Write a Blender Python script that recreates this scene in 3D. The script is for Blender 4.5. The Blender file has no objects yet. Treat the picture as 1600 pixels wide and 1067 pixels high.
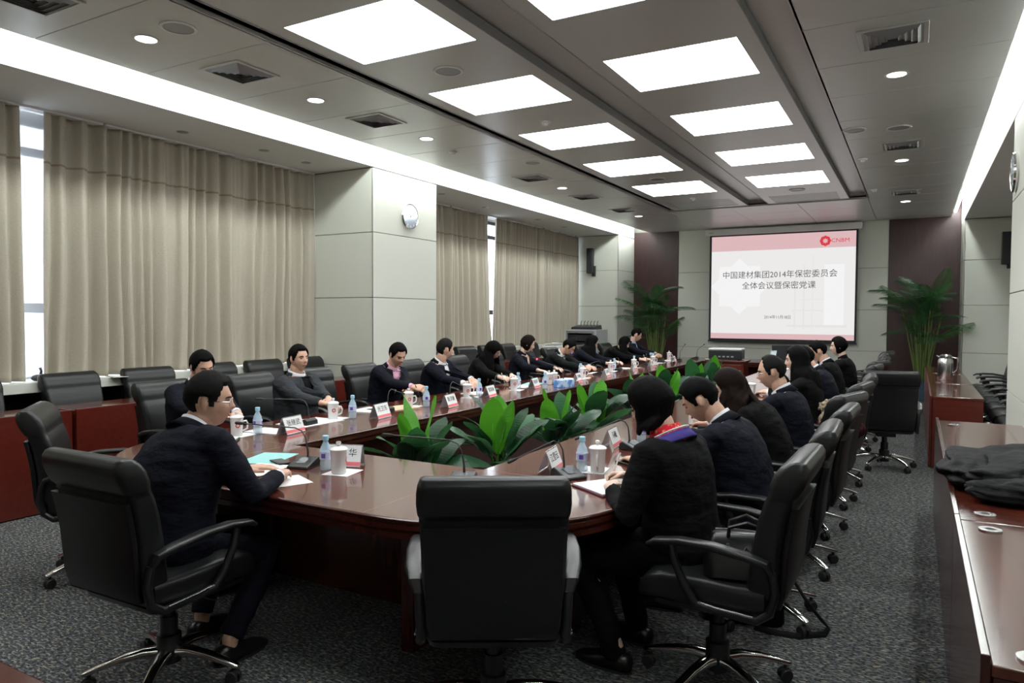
import bpy, bmesh, math, random
from mathutils import Vector, Matrix, noise, Quaternion
from mathutils.bvhtree import BVHTree
R = math.radians
SC = bpy.context.scene
COL = SC.collection
random.seed(7)

# ------------------------------------------------------------------ camera, world, exposure
F_PX, YAW, PITCH, ROLL, CAM_H = 1115.43, 0.51463894, -0.03730113, 0.00436343, 1.58
cam_d = bpy.data.cameras.new('camera')
cam_d.sensor_fit = 'HORIZONTAL'; cam_d.sensor_width = 36.0; cam_d.lens = F_PX / 1600 * 36.0
cam_d.clip_start = 0.05; cam_d.clip_end = 200
cam = bpy.data.objects.new('camera', cam_d); COL.objects.link(cam)
_cy, _sy, _cp, _sp = math.cos(YAW), math.sin(YAW), math.cos(PITCH), math.sin(PITCH)
_f = Vector((-_sy*_cp, _cy*_cp, _sp)); _r = Vector((_cy, _sy, 0)); _u = _r.cross(_f)
_r2 = _r*math.cos(ROLL) + _u*math.sin(ROLL); _u2 = _u*math.cos(ROLL) - _r*math.sin(ROLL)
cam.matrix_world = Matrix(((_r2.x, _u2.x, -_f.x, 0), (_r2.y, _u2.y, -_f.y, 0), (_r2.z, _u2.z, -_f.z, CAM_H), (0, 0, 0, 1)))
SC.camera = cam
SC.view_settings.view_transform = 'Standard'; SC.view_settings.look = 'None'
SC.view_settings.gamma = 1.0; SC.view_settings.use_curve_mapping = False
SC.view_settings.exposure = 0.0
W = bpy.data.worlds.new('world'); SC.world = W; W.use_nodes = True
W.node_tree.nodes['Background'].inputs[0].default_value = (0.87, 0.92, 1.0, 1)
W.node_tree.nodes['Background'].inputs[1].default_value = 7.0
P_PANEL = 10.5     # emission of the square ceiling light panels
P_COVE = 48.0     # emission of the tubes hidden in the coves
P_SPOT = 36.0      # watts of each recessed downlight

# ------------------------------------------------------------------ materials
MATS = {}
def mat(name, col, rough=0.5, metal=0.0, spec=0.5, coat=0.0, coat_rough=0.1, trans=0.0, emis=None, estr=0.0, sheen=0.0, alpha=1.0):
    m = bpy.data.materials.new(name); m.use_nodes = True
    b = m.node_tree.nodes['Principled BSDF']
    b.inputs['Base Color'].default_value = (*col, 1); b.inputs['Roughness'].default_value = rough
    b.inputs['Metallic'].default_value = metal; b.inputs['Specular IOR Level'].default_value = spec
    b.inputs['Coat Weight'].default_value = coat; b.inputs['Coat Roughness'].default_value = coat_rough
    b.inputs['Transmission Weight'].default_value = trans; b.inputs['Alpha'].default_value = alpha
    if sheen: b.inputs['Sheen Weight'].default_value = sheen
    if emis: b.inputs['Emission Color'].default_value = (*emis, 1); b.inputs['Emission Strength'].default_value = estr
    MATS[name] = m
    return m
def nodes(m): return m.node_tree.nodes, m.node_tree.links, m.node_tree.nodes['Principled BSDF']
def noise_col(m, c1, c2, scale, stretch=(1, 1, 1), detail=3, lo=0.35, hi=0.65, coords='Object', bump=0.0, bdist=0.002):
    n, l, b = nodes(m)
    tc = n.new('ShaderNodeTexCoord'); mp = n.new('ShaderNodeMapping'); mp.inputs['Scale'].default_value = stretch
    t = n.new('ShaderNodeTexNoise'); t.inputs['Scale'].default_value = scale; t.inputs['Detail'].default_value = detail
    r = n.new('ShaderNodeValToRGB'); r.color_ramp.elements[0].position = lo; r.color_ramp.elements[1].position = hi
    r.color_ramp.elements[0].color = (*c1, 1); r.color_ramp.elements[1].color = (*c2, 1)
    l.new(tc.outputs[coords], mp.inputs[0]); l.new(mp.outputs[0], t.inputs['Vector'])
    l.new(t.outputs['Fac'], r.inputs[0]); l.new(r.outputs[0], b.inputs['Base Color'])
    if bump:
        bp = n.new('ShaderNodeBump'); bp.inputs['Strength'].default_value = bump; bp.inputs['Distance'].default_value = bdist
        l.new(t.outputs['Fac'], bp.inputs['Height']); l.new(bp.outputs[0], b.inputs['Normal'])
    return t
def bump_only(m, scale, strength, dist=0.001, stretch=(1, 1, 1), kind='noise'):
    n, l, b = nodes(m)
    tc = n.new('ShaderNodeTexCoord'); mp = n.new('ShaderNodeMapping'); mp.inputs['Scale'].default_value = stretch
    t = n.new('ShaderNodeTexNoise' if kind == 'noise' else 'ShaderNodeTexVoronoi'); t.inputs['Scale'].default_value = scale
    bp = n.new('ShaderNodeBump'); bp.inputs['Strength'].default_value = strength; bp.inputs['Distance'].default_value = dist
    l.new(tc.outputs['Object'], mp.inputs[0]); l.new(mp.outputs[0], t.inputs['Vector'])
    l.new(t.outputs[0], bp.inputs['Height']); l.new(bp.outputs[0], b.inputs['Normal'])

leather = mat('leather', (0.0085, 0.009, 0.0095), 0.36, spec=0.42); bump_only(leather, 220, 0.25, 0.0006, kind='vor')
leather_edge = mat('leather_edge', (0.006, 0.0063, 0.0068), 0.42, spec=0.35)
black_plastic = mat('black_plastic', (0.010, 0.010, 0.011), 0.36)
rubber = mat('rubber', (0.012, 0.012, 0.012), 0.6)
chrome = mat('chrome', (0.75, 0.74, 0.73), 0.12, metal=1.0)
steel = mat('steel', (0.6, 0.6, 0.6), 0.25, metal=1.0)
wood_top = mat('wood_top', (0.1, 0.02, 0.01), 0.16, spec=0.6, coat=0.5, coat_rough=0.06)
noise_col(wood_top, (0.070, 0.014, 0.009), (0.125, 0.028, 0.014), 3.0, (9, 0.9, 9), 6, 0.3, 0.7)
wood_side = mat('wood_side', (0.05, 0.01, 0.006), 0.22, coat=0.3)
noise_col(wood_side, (0.042, 0.009, 0.006), (0.054, 0.011, 0.007), 3.0, (9, 9, 1), 5, 0.3, 0.7)
wood_red = mat('wood_red', (0.1, 0.01, 0.005), 0.3, coat=0.2)
noise_col(wood_red, (0.085, 0.010, 0.006), (0.120, 0.016, 0.009), 2.5, (1, 12, 12), 5, 0.3, 0.7)
wood_wall = mat('wood_wall', (0.035, 0.010, 0.010), 0.35)
noise_col(wood_wall, (0.030, 0.010, 0.011), (0.046, 0.015, 0.015), 3, (8, 8, 1), 4)
cream = mat('cream_panel', (0.64, 0.645, 0.575), 0.5); bump_only(cream, 90, 0.08, 0.001)
groove = mat('panel_joint', (0.22, 0.22, 0.19), 0.7)
plaster = mat('plaster', (0.70, 0.70, 0.68), 0.8)
ceil_m = mat('ceiling_metal', (0.60, 0.60, 0.585), 0.34, metal=0.2, spec=0.6)
ceil_dark = mat('ceiling_recess', (0.42, 0.42, 0.41), 0.5)
white_m = mat('white_paint', (0.8, 0.8, 0.8), 0.5)
sill_m = mat('sill_white', (0.66, 0.67, 0.6), 0.35)
panel_e = mat('light_panel', (0.9, 0.9, 0.9), 0.5, emis=(0.97, 1.0, 1.0), estr=P_PANEL)
light_shield_m = mat('light_shield_grey', (0.5, 0.5, 0.5), 0.6)
panel_off = mat('light_panel_off', (0.55, 0.6, 0.6), 0.4)
tube_e = mat('cove_tube', (0.9, 0.9, 0.9), 0.5, emis=(0.93, 1.0, 0.98), estr=P_COVE)
lamp_e = mat('lamp_disc', (0.9, 0.9, 0.9), 0.5, emis=(1.0, 0.98, 1.0), estr=9.0)
dark_metal = mat('dark_metal', (0.03, 0.03, 0.035), 0.4)
grey_metal = mat('grey_metal', (0.32, 0.33, 0.34), 0.4, metal=0.4)
blue_led = mat('blue_led', (0.1, 0.1, 1), 0.5, emis=(0.1, 0.15, 1.0), estr=12)
red_led = mat('red_led', (1, 0.05, 0.1), 0.5, emis=(1.0, 0.05, 0.12), estr=5)
porcelain = mat('porcelain', (0.78, 0.76, 0.76), 0.18, coat=0.4)
logo_red = mat('logo_red', (0.55, 0.03, 0.03), 0.5)
band_red = mat('band_red', (0.75, 0.16, 0.18), 0.6)
ink = mat('ink', (0.02, 0.02, 0.025), 0.6)
paper = mat('paper', (0.8, 0.8, 0.8), 0.7)
teal_paper = mat('teal_folder', (0.30, 0.62, 0.62), 0.5)
kraft = mat('kraft_folder', (0.62, 0.5, 0.33), 0.6)
acrylic = mat('acrylic', (0.9, 0.92, 0.95), 0.08, trans=0.85, alpha=0.55)
bottle_m = mat('bottle_plastic', (0.62, 0.82, 0.92), 0.08, alpha=0.5)
cap_m = mat('bottle_cap', (0.35, 0.62, 0.78), 0.4)
label_m = mat('bottle_label', (0.55, 0.6, 0.8), 0.4)
label_p = mat('label_purple', (0.10, 0.06, 0.35), 0.4)
tissue_m = mat('tissue_box_blue', (0.15, 0.35, 0.75), 0.5); noise_col(tissue_m, (0.10, 0.28, 0.70), (0.6, 0.75, 0.9), 14, (1, 1, 1), 2, 0.45, 0.6)
pot_blue = mat('pot_blue', (0.05, 0.09, 0.13), 0.15, coat=0.5)
pot_plain = mat('pot_plain', (0.12, 0.05, 0.03), 0.6)
soil = mat('soil', (0.03, 0.02, 0.015), 0.9)
stem_m = mat('palm_stem', (0.12, 0.17, 0.04), 0.5)
def leafmat(name, c):
    m = mat(name, c, 0.35, spec=0.5)
    n, l, b = nodes(m)
    b.inputs['Subsurface Weight'].default_value = 0.0
    tr = n.new('ShaderNodeBsdfTranslucent'); tr.inputs[0].default_value = (c[0]*1.6, c[1]*1.5, c[2], 1)
    mx = n.new('ShaderNodeMixShader'); mx.inputs[0].default_value = 0.25
    out = n['Material Output']
    l.new(b.outputs[0], mx.inputs[1]); l.new(tr.outputs[0], mx.inputs[2]); l.new(mx.outputs[0], out.inputs[0])
    tc = n.new('ShaderNodeTexCoord'); w = n.new('ShaderNodeTexWave'); w.inputs['Scale'].default_value = 14; w.inputs['Distortion'].default_value = 1.0
    w.bands_direction = 'Y'
    bp = n.new('ShaderNodeBump'); bp.inputs['Strength'].default_value = 0.25; bp.inputs['Distance'].default_value = 0.003
    l.new(tc.outputs['Object'], w.inputs['Vector']); l.new(w.outputs['Fac'], bp.inputs['Height']); l.new(bp.outputs[0], b.inputs['Normal'])
    return m
leaf_dark = leafmat('leaf_dark', (0.014, 0.060, 0.026))
leaf_mid = leafmat('leaf_mid', (0.030, 0.125, 0.050))
leaf_bright = leafmat('leaf_bright', (0.085, 0.33, 0.025))
palm_leaf = leafmat('palm_leaf', (0.022, 0.085, 0.028))
palm_leaf2 = leafmat('palm_leaf_bright', (0.035, 0.125, 0.025))
skin = mat('skin', (0.52, 0.29, 0.20), 0.5); nodes(skin)[2].inputs['Subsurface Weight'].default_value = 0.0
noise_col(skin, (0.56, 0.32, 0.225), (0.66, 0.41, 0.30), 30, lo=0.3, hi=0.7)
skin_pale = mat('skin_pale', (0.72, 0.49, 0.39), 0.5)
lip_m = mat('lips', (0.38, 0.13, 0.11), 0.45)
hair_m = mat('hair', (0.0035, 0.0032, 0.0034), 0.6, spec=0.05); bump_only(hair_m, 60, 0.6, 0.004, (6, 6, 0.7))
hair_brown = mat('hair_brown', (0.011, 0.0065, 0.005), 0.6, spec=0.05); bump_only(hair_brown, 60, 0.6, 0.004, (6, 6, 0.7))
hair_grey = mat('hair_grey', (0.011, 0.0105, 0.0105), 0.6, spec=0.05); bump_only(hair_grey, 80, 0.6, 0.003, (5, 5, 1))
eye_m = mat('eye', (0.03, 0.02, 0.02), 0.2)
def cloth(name, c, rough=0.85):
    m = mat(name, c, rough, spec=0.12)
    n, l, b = nodes(m)
    tc = n.new('ShaderNodeTexCoord')
    t = n.new('ShaderNodeTexNoise'); t.inputs['Scale'].default_value = 9; t.inputs['Detail'].default_value = 3
    mp = n.new('ShaderNodeMapping'); mp.inputs['Scale'].default_value = (1, 1, 2.2)
    t2 = n.new('ShaderNodeTexNoise'); t2.inputs['Scale'].default_value = 500
    a = n.new('ShaderNodeMath'); a.operation = 'MULTIPLY_ADD'; a.inputs[1].default_value = 0.02
    bp = n.new('ShaderNodeBump'); bp.inputs['Strength'].default_value = 0.5; bp.inputs['Distance'].default_value = 0.03
    l.new(tc.outputs['Object'], mp.inputs[0]); l.new(mp.outputs[0], t.inputs[0]); l.new(tc.outputs['Object'], t2.inputs[0])
    l.new(t2.outputs['Fac'], a.inputs[0]); l.new(t.outputs['Fac'], a.inputs[2]); l.new(a.outputs[0], bp.inputs['Height'])
    l.new(bp.outputs[0], b.inputs['Normal'])
    return m
navy = cloth('navy_suit', (0.0065, 0.0072, 0.0135)); black_c = cloth('black_cloth', (0.0035, 0.0035, 0.0038))
grey_c = cloth('grey_suit', (0.036, 0.039, 0.044)); char_c = cloth('charcoal_suit', (0.011, 0.013, 0.0135))
white_c = cloth('white_shirt', (0.72, 0.72, 0.76)); pink_c = cloth('pink_shirt', (0.75, 0.42, 0.55)); blue_c = cloth('blue_shirt', (0.38, 0.50, 0.66))
red_c = cloth('red_scarf', (0.65, 0.03, 0.05)); purple_c = cloth('purple_collar', (0.06, 0.045, 0.22))
stripe_c = cloth('orange_stripe', (0.6, 0.16, 0.05))
_n, _l, _b = nodes(stripe_c); _t = _n.new('ShaderNodeTexCoord'); _w = _n.new('ShaderNodeTexWave'); _w.bands_direction = 'Z'; _w.inputs['Scale'].default_value = 11
_r_ = _n.new('ShaderNodeValToRGB'); _r_.color_ramp.interpolation = 'CONSTANT'
_r_.color_ramp.elements[0].color = (0.05, 0.03, 0.03, 1); _r_.color_ramp.elements[1].position = 0.25; _r_.color_ramp.elements[1].color = (0.75, 0.42, 0.12, 1)
_e = _r_.color_ramp.elements.new(0.6); _e.color = (0.62, 0.08, 0.05, 1)
_l.new(_t.outputs['Object'], _w.inputs[0]); _l.new(_w.outputs['Fac'], _r_.inputs[0]); _l.new(_r_.outputs[0], _b.inputs['Base Color'])
scarf_c = cloth('scarf_pattern', (0.6, 0.03, 0.05)); noise_col(scarf_c, (0.62, 0.02, 0.04), (0.65, 0.4, 0.15), 60, lo=0.55, hi=0.62)
fur_m = mat('fur', (0.25, 0.19, 0.12), 0.9); noise_col(fur_m, (0.10, 0.07, 0.045), (0.42, 0.34, 0.23), 60, (1, 1, 1), 5, bump=1.0, bdist=0.02)
bag_m = mat('bag_leather', (0.006, 0.006, 0.006), 0.28)
curtain_m = mat('curtain_fabric', (0.40, 0.37, 0.31), 0.9, spec=0.2, sheen=0.2)
noise_col(curtain_m, (0.42, 0.378, 0.305), (0.49, 0.445, 0.365), 60, (1, 1, 3), 4, 0.3, 0.7)
seam_m = mat('curtain_seam', (0.30, 0.235, 0.16), 0.9)
sheer_m = mat('sheer', (0.8, 0.84, 0.9), 0.9, alpha=0.6)
glass_m = mat('window_glass', (0.9, 0.95, 1.0), 0.02, trans=1.0)
carpet = mat('carpet', (0.08, 0.085, 0.09), 0.95, spec=0.1)
def build_carpet():
    n, l, b = nodes(carpet)
    tc = n.new('ShaderNodeTexCoord'); mp = n.new('ShaderNodeMapping'); mp.inputs['Scale'].default_value = (34, 95, 1); mp.inputs['Rotation'].default_value = (0, 0, R(12))
    v = n.new('ShaderNodeTexNoise'); v.inputs['Scale'].default_value = 1.0; v.inputs['Detail'].default_value = 1.5
    r1 = n.new('ShaderNodeValToRGB'); r1.color_ramp.elements[0].position = 0.545; r1.color_ramp.elements[1].position = 0.61
    r1.color_ramp.elements[0].color = (0, 0, 0, 1); r1.color_ramp.elements[1].color = (1, 1, 1, 1)
    mp2 = n.new('ShaderNodeMapping'); mp2.inputs['Scale'].default_value = (60, 60, 1)
    v2 = n.new('ShaderNodeTexNoise'); v2.inputs['Scale'].default_value = 1.0; v2.inputs['Detail'].default_value = 2
    r2 = n.new('ShaderNodeValToRGB'); r2.color_ramp.elements[0].position = 0.35; r2.color_ramp.elements[1].position = 0.65
    r2.color_ramp.elements[0].color = (0.022, 0.023, 0.025, 1); r2.color_ramp.elements[1].color = (0.108, 0.113, 0.118, 1)
    mp3 = n.new('ShaderNodeMapping'); mp3.inputs['Scale'].default_value = (3, 3, 1)
    v3 = n.new('ShaderNodeTexNoise'); v3.inputs['Scale'].default_value = 9.0
    r3 = n.new('ShaderNodeValToRGB'); r3.color_ramp.elements[0].position = 0.45; r3.color_ramp.elements[1].position = 0.6
    r3.color_ramp.elements[0].color = (0.19, 0.205, 0.215, 1); r3.color_ramp.elements[1].color = (0.29, 0.26, 0.19, 1)
    mx = n.new('ShaderNodeMix'); mx.data_type = 'RGBA'
    for m_, v_, r_ in ((mp, v, r1), (mp2, v2, r2), (mp3, v3, r3)):
        l.new(tc.outputs['Object'], m_.inputs[0]); l.new(m_.outputs[0], v_.inputs['Vector']); l.new(v_.outputs['Fac'], r_.inputs[0])
    l.new(r1.outputs[0], mx.inputs['Factor']); l.new(r2.outputs[0], mx.inputs['A']); l.new(r3.outputs[0], mx.inputs['B'])
    l.new(mx.outputs['Result'], b.inputs['Base Color'])
    bp = n.new('ShaderNodeBump'); bp.inputs['Strength'].default_value = 0.5; bp.inputs['Distance'].default_value = 0.004
    l.new(v2.outputs['Fac'], bp.inputs['Height']); l.new(bp.outputs[0], b.inputs['Normal'])
build_carpet()

# ------------------------------------------------------------------ mesh helpers
class MB:
    def __init__(s): s.v = []; s.f = []
    def add(s, vs, fs):
        o = len(s.v); s.v += [Vector(a) for a in vs]; s.f += [tuple(i+o for i in f) for f in fs]; return s
    def box(s, x0, x1, y0, y1, z0, z1):
        return s.add([(x0,y0,z0),(x1,y0,z0),(x1,y1,z0),(x0,y1,z0),(x0,y0,z1),(x1,y0,z1),(x1,y1,z1),(x0,y1,z1)],
                     [(0,3,2,1),(4,5,6,7),(0,1,5,4),(1,2,6,5),(2,3,7,6),(3,0,4,7)])
    def xf(s, M, start=0):
        for i in range(start, len(s.v)): s.v[i] = M @ s.v[i]
        return s
    def loft(s, rings, cap=True, closed=False):
        n = len(rings[0]); o = len(s.v)
        for r in rings: s.v += [Vector(p) for p in r]
        m = len(rings)
        for i in range(m if closed else m-1):
            a = o+i*n; b = o+((i+1) % m)*n
            for j in range(n): k = (j+1) % n; s.f.append((a+j, a+k, b+k, b+j))
        if cap and not closed:
            s.f.append(tuple(o+j for j in reversed(range(n)))); s.f.append(tuple(o+(m-1)*n+j for j in range(n)))
        return s
    def tube(s, pts, rad, seg=10, round_ends=False, sq=1.0, up=None):
        pts = [Vector(p) for p in pts]
        if not isinstance(rad, (list, tuple)): rad = [rad]*len(pts)
        if round_ends:
            d0 = (pts[0]-pts[1]).normalized(); d1 = (pts[-1]-pts[-2]).normalized(); r0, r1 = rad[0], rad[-1]
            pre = [(pts[0]+d0*r0*q, r0*w) for q, w in ((1.0, 0.15), (0.8, 0.6), (0.45, 0.89))]
            post = [(pts[-1]+d1*r1*q, r1*w) for q, w in ((0.45, 0.89), (0.8, 0.6), (1.0, 0.15))]
            pts = [a for a, _ in pre]+pts+[a for a, _ in post]; rad = [b for _, b in pre]+list(rad)+[b for _, b in post]
        t0 = (pts[1]-pts[0]).normalized()
        nrm = Vector(up) if up else (Vector((0,0,1)) if abs(t0.z) < 0.9 else Vector((1,0,0)))
        nrm = (nrm - t0*nrm.dot(t0)).normalized(); rings = []
        for i, p in enumerate(pts):
            t = (pts[min(i+1, len(pts)-1)]-pts[max(i-1, 0)])
            t = t.normalized() if t.length > 1e-9 else t0
            nrm = (nrm - t*nrm.dot(t)).normalized(); bn = t.cross(nrm)
            rings.append([p + (nrm*math.cos(a)*sq + bn*math.sin(a))*rad[i] for a in [2*math.pi*k/seg for k in range(seg)]])
        return s.loft(rings)
    def lathe(s, prof, seg=24, c=(0,0,0)):
        return s.loft([[(c[0]+r*math.cos(2*math.pi*k/seg), c[1]+r*math.sin(2*math.pi*k/seg), c[2]+z) for k in range(seg)] for r, z in prof])
    def ell(s, c, r, seg=16, rings=10, M=None):
        c = Vector(c); R_ = []
        for i in range(rings+1):
            a = math.pi*i/rings; sa = max(math.sin(a), 0.02)
            R_.append([Vector((r[0]*sa*math.cos(2*math.pi*k/seg), r[1]*sa*math.sin(2*math.pi*k/seg), -r[2]*math.cos(a))) for k in range(seg)])
        if M: R_ = [[M @ p for p in q] for q in R_]
        return s.loft([[p+c for p in q] for q in R_])
    def prism(s, poly, z0, z1):
        n = len(poly)
        return s.add([(x, y, z0) for x, y in poly]+[(x, y, z1) for x, y in poly],
                     [tuple(reversed(range(n))), tuple(range(n, 2*n))]+[(i, (i+1) % n, n+(i+1) % n, n+i) for i in range(n)])
    def mesh(s, name, m, smooth=False, bevel=0.0, bseg=2):
        me = bpy.data.meshes.new(name); me.from_pydata([tuple(v) for v in s.v], [], s.f); me.update()
        if m: me.materials.append(m)
        if bevel or True:
            bm = bmesh.new(); bm.from_mesh(me)
            bmesh.ops.recalc_face_normals(bm, faces=bm.faces)
            if bevel:
                es = [e for e in bm.edges if len(e.link_faces) == 2 and e.calc_face_angle(0) > 0.6]
                bmesh.ops.bevel(bm, geom=es, offset=bevel, segments=bseg, profile=0.5, affect='EDGES')
            bm.to_mesh(me); bm.free()
        if smooth:
            me.polygons.foreach_set('use_smooth', [True]*len(me.polygons))
            if smooth == 'auto': me.set_sharp_from_angle(angle=R(38))
        me.update()
        return me
def put(name, me, parent=None, loc=(0,0,0), rot=(0,0,0)):
    o = bpy.data.objects.new(name, me); COL.objects.link(o)
    if parent is not None: o.parent = parent
    o.location = loc; o.rotation_euler = rot
    return o
def obj(name, mb, m, parent=None, smooth=False, bevel=0.0, loc=(0,0,0), rot=(0,0,0), bseg=2):
    return put(name, mb.mesh(name, m, smooth, bevel, bseg), parent, loc, rot)
def tag(o, label, cat, group=None, kind=None):
    if label: o['label'] = label
    if cat: o['category'] = cat
    if group: o['group'] = group
    if kind: o['kind'] = kind
    return o
def thing(name, label, cat, loc=(0,0,0), rotz=0.0, group=None):
    o = bpy.data.objects.new(name, None); COL.objects.link(o); o.location = loc; o.rotation_euler = (0, 0, rotz)
    o.empty_display_size = 0.1
    return tag(o, label, cat, group)
def struct(name, mb, m, parent=None, **k):
    o = obj(name, mb, m, parent, **k)
    if parent is None: o['kind'] = 'structure'
    return o
def dup(root, loc, rotz, label=None, group=None, name=None):
    def cp(o, par):
        c = o.copy(); COL.objects.link(c)
        if par is not None: c.parent = par; c.matrix_parent_inverse = o.matrix_parent_inverse.copy()
        for ch in kids.get(o.name, []): cp(ch, c)
        return c
    kids = {}
    def walk(o):
        kids[o.name] = list(o.children)
        for ch in kids[o.name]: walk(ch)
    walk(root)
    r = cp(root, None); r.location = loc; r.rotation_euler = (0, 0, rotz)
    if label: r['label'] = label
    if group: r['group'] = group
    return r
TMP = bpy.data.scenes.new('evaluation')
TVL = TMP.view_layers[0]
def evald(name, mb, mods, m=None):
    """apply a list of (type, settings) modifiers to an MB and return the new mesh"""
    me = bpy.data.meshes.new(name+'_src'); me.from_pydata([tuple(v) for v in mb.v], [], mb.f); me.update()
    o = bpy.data.objects.new('tmp_'+name, me); TMP.collection.objects.link(o)
    for i, (t, st) in enumerate(mods):
        md = o.modifiers.new('m%d' % i, t)
        for k, v in st.items(): setattr(md, k, v)
    TVL.update(); dg = TVL.depsgraph
    out = bpy.data.meshes.new_from_object(o.evaluated_get(dg)); out.name = name
    bpy.data.objects.remove(o); bpy.data.meshes.remove(me)
    out.materials.clear()
    if m: out.materials.append(m)
    out.polygons.foreach_set('use_smooth', [True]*len(out.polygons))
    return out
def text_mesh(txt, size, m, ext=0.0005, align='CENTER'):
    c = bpy.data.curves.new('txt', 'FONT'); c.body = txt; c.size = size; c.align_x = align; c.align_y = 'CENTER'; c.extrude = ext
    c.resolution_u = 2
    o = bpy.data.objects.new('tmp_txt', c); TMP.collection.objects.link(o)
    TVL.update(); dg = TVL.depsgraph
    me = bpy.data.meshes.new_from_object(o.evaluated_get(dg)); me.name = 'lettering'
    bpy.data.objects.remove(o); me.materials.clear(); me.materials.append(m)
    return me

# ------------------------------------------------------------------ room shell
XW, XS, XP, XF = -7.25, -5.93, 0.73, 1.75     # left window wall, left soffit/pillar front, right pillar front, right wall
Y0, YB = -2.6, 16.44
ZC, ZS = 3.54, 3.42
struct('floor', MB().box(XW-0.3, XF+0.3, Y0-0.2, YB+0.2, -0.12, 0), carpet)
# ceiling: one structure whose panels are children
ceiling = struct('ceiling', MB().box(XW-0.3, XF+0.3, Y0-0.2, YB+0.2, 3.95, 4.05), ceil_dark)
def cpanel(x0, x1, y0, y1, z=ZC):
    obj('ceiling_panel', MB().box(x0+0.003, x1-0.003, y0+0.003, y1-0.003, z, z+0.03), ceil_m, ceiling, bevel=0.003, bseg=1)
yl = [Y0]+[2.83-0.85*k for k in range(6, -1, -1)]+[2.83+0.85*k for k in range(1, 16)]
yl = sorted(set([y for y in yl if Y0 <= y < YB-0.3]))+[YB]
for a, b in zip(yl, yl[1:]): cpanel(-5.55, -4.10, a, b)
yr = [Y0]+[6.2-0.88*k for k in range(9, -1, -1)]+[6.2+0.88*k for k in range(1, 12)]
yr = sorted(set([y for y in yr if Y0 <= y < YB-0.3]))+[YB]
for a, b in zip(yr, yr[1:]): cpanel(-0.74, 0.56, a, b)
for i, (a, b) in enumerate(((-4.10, -3.0), (-3.0, -1.85), (-1.85, -0.74))):
    for c, d in ((13.32, 14.3), (14.3, 15.35), (15.35, YB)): cpanel(a, b, c, d)
obj('backing_board', MB().box(-5.55, -4.10, Y0, YB, ZC+0.031, ZC+0.06).box(-0.74, 0.56, Y0, YB, ZC+0.031, ZC+0.06)
    .box(-4.10, -0.74, 13.32, YB, ZC+0.031, ZC+0.06), ceil_dark, ceiling)
# upstands round the coffer
obj('upstand', MB().box(-4.12, -4.10, Y0, 13.33, ZC, 3.70).box(-0.74, -0.72, Y0, 13.33, ZC, 3.70).box(-4.12, -0.72, 13.32, 13.34, ZC, 3.70), ceil_m, ceiling)
obj('coffer_top', MB().box(-4.10, -0.74, Y0, 13.32, ZC+0.095, ZC+0.125), ceil_m, ceiling)
# two light rafts, with openings for the light panels
def raft(x0, x1, px0, px1, spans, name):
    mb = MB(); ys = Y0; zt = ZC+0.012
    for a, b in spans:
        mb.box(x0, x1, ys, a, zt, zt+0.05); mb.box(x0, px0, a, b, zt, zt+0.05); mb.box(px1, x1, a, b, zt, zt+0.05); ys = b
    mb.box(x0, x1, ys, 13.25, zt, zt+0.05)
    o = obj('light_raft', mb, ceil_m, ceiling)
    obj('raft_side', MB().box(x0-0.006, x0, Y0, 13.25, zt-0.006, zt+0.07).box(x1, x1+0.006, Y0, 13.25, zt-0.006, zt+0.07).box(x0, x1, 13.25, 13.256, zt-0.006, zt+0.07), grey_metal, ceiling)
    return zt
SL = [(-1.5, -0.65), (0.2, 1.05), (1.88, 2.72), (3.57, 4.41), (5.25, 6.05), (6.92, 7.75), (8.66, 9.65), (10.5, 11.56), (12.3, 13.1)]  # both rows: the first three panels are out of view, added for lighting
SR = [(-1.5, -0.65), (0.2, 1.05), (1.88, 2.72), (3.55, 4.37), (5.24, 6.12), (6.98, 7.9), (8.79, 9.71), (10.55, 11.53), (12.42, 13.2)]
zt = raft(-3.98, -2.66, -3.85, -2.79, SL, 'l'); raft(-2.30, -1.02, -2.17, -1.145, SR, 'r')
num = ['first', 'second', 'third', 'fourth', 'fifth', 'sixth', 'seventh', 'eighth', 'ninth']
for spans, a, b, side in ((SL, -3.85, -2.79, 'window-side'), (SR, -2.17, -1.145, 'door-side')):
    for i, (c, d) in enumerate(spans):
        off = i == len(spans)-1
        k = len(spans)-1-i
        t = thing('ceiling_light', ('unlit square ceiling panel at the screen end of the %s light row' % side) if off else
                  'white ceiling panel, %s from the screen in the %s light row' % (num[k], side), 'light', ((a+b)/2, (c+d)/2, zt), 0, 'ceiling light panels')
        w, h = (b-a)/2, (d-c)/2
        obj('diffuser', MB().box(-w+0.004, w-0.004, -h+0.004, h-0.004, 0.004, 0.012), panel_off if (off or c < 1.0) else panel_e, t)  # added panels behind the camera stay unlit so near chair backs keep dark
        obj('housing', MB().box(-w+0.002, w-0.002, -h+0.002, h-0.002, 0.0125, 0.07), light_shield_m, t)  # unseen opaque box, added to stop the diffuser's light going up into the coffer
        obj('frame', MB().box(-w, w, -h, -h+0.006, 0.0005, 0.02).box(-w, w, h-0.006, h, 0.0005, 0.02).box(-w, -w+0.006, -h, h, 0.0005, 0.02).box(w-0.006, w, -h, h, 0.0005, 0.02), grey_metal, t)
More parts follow.
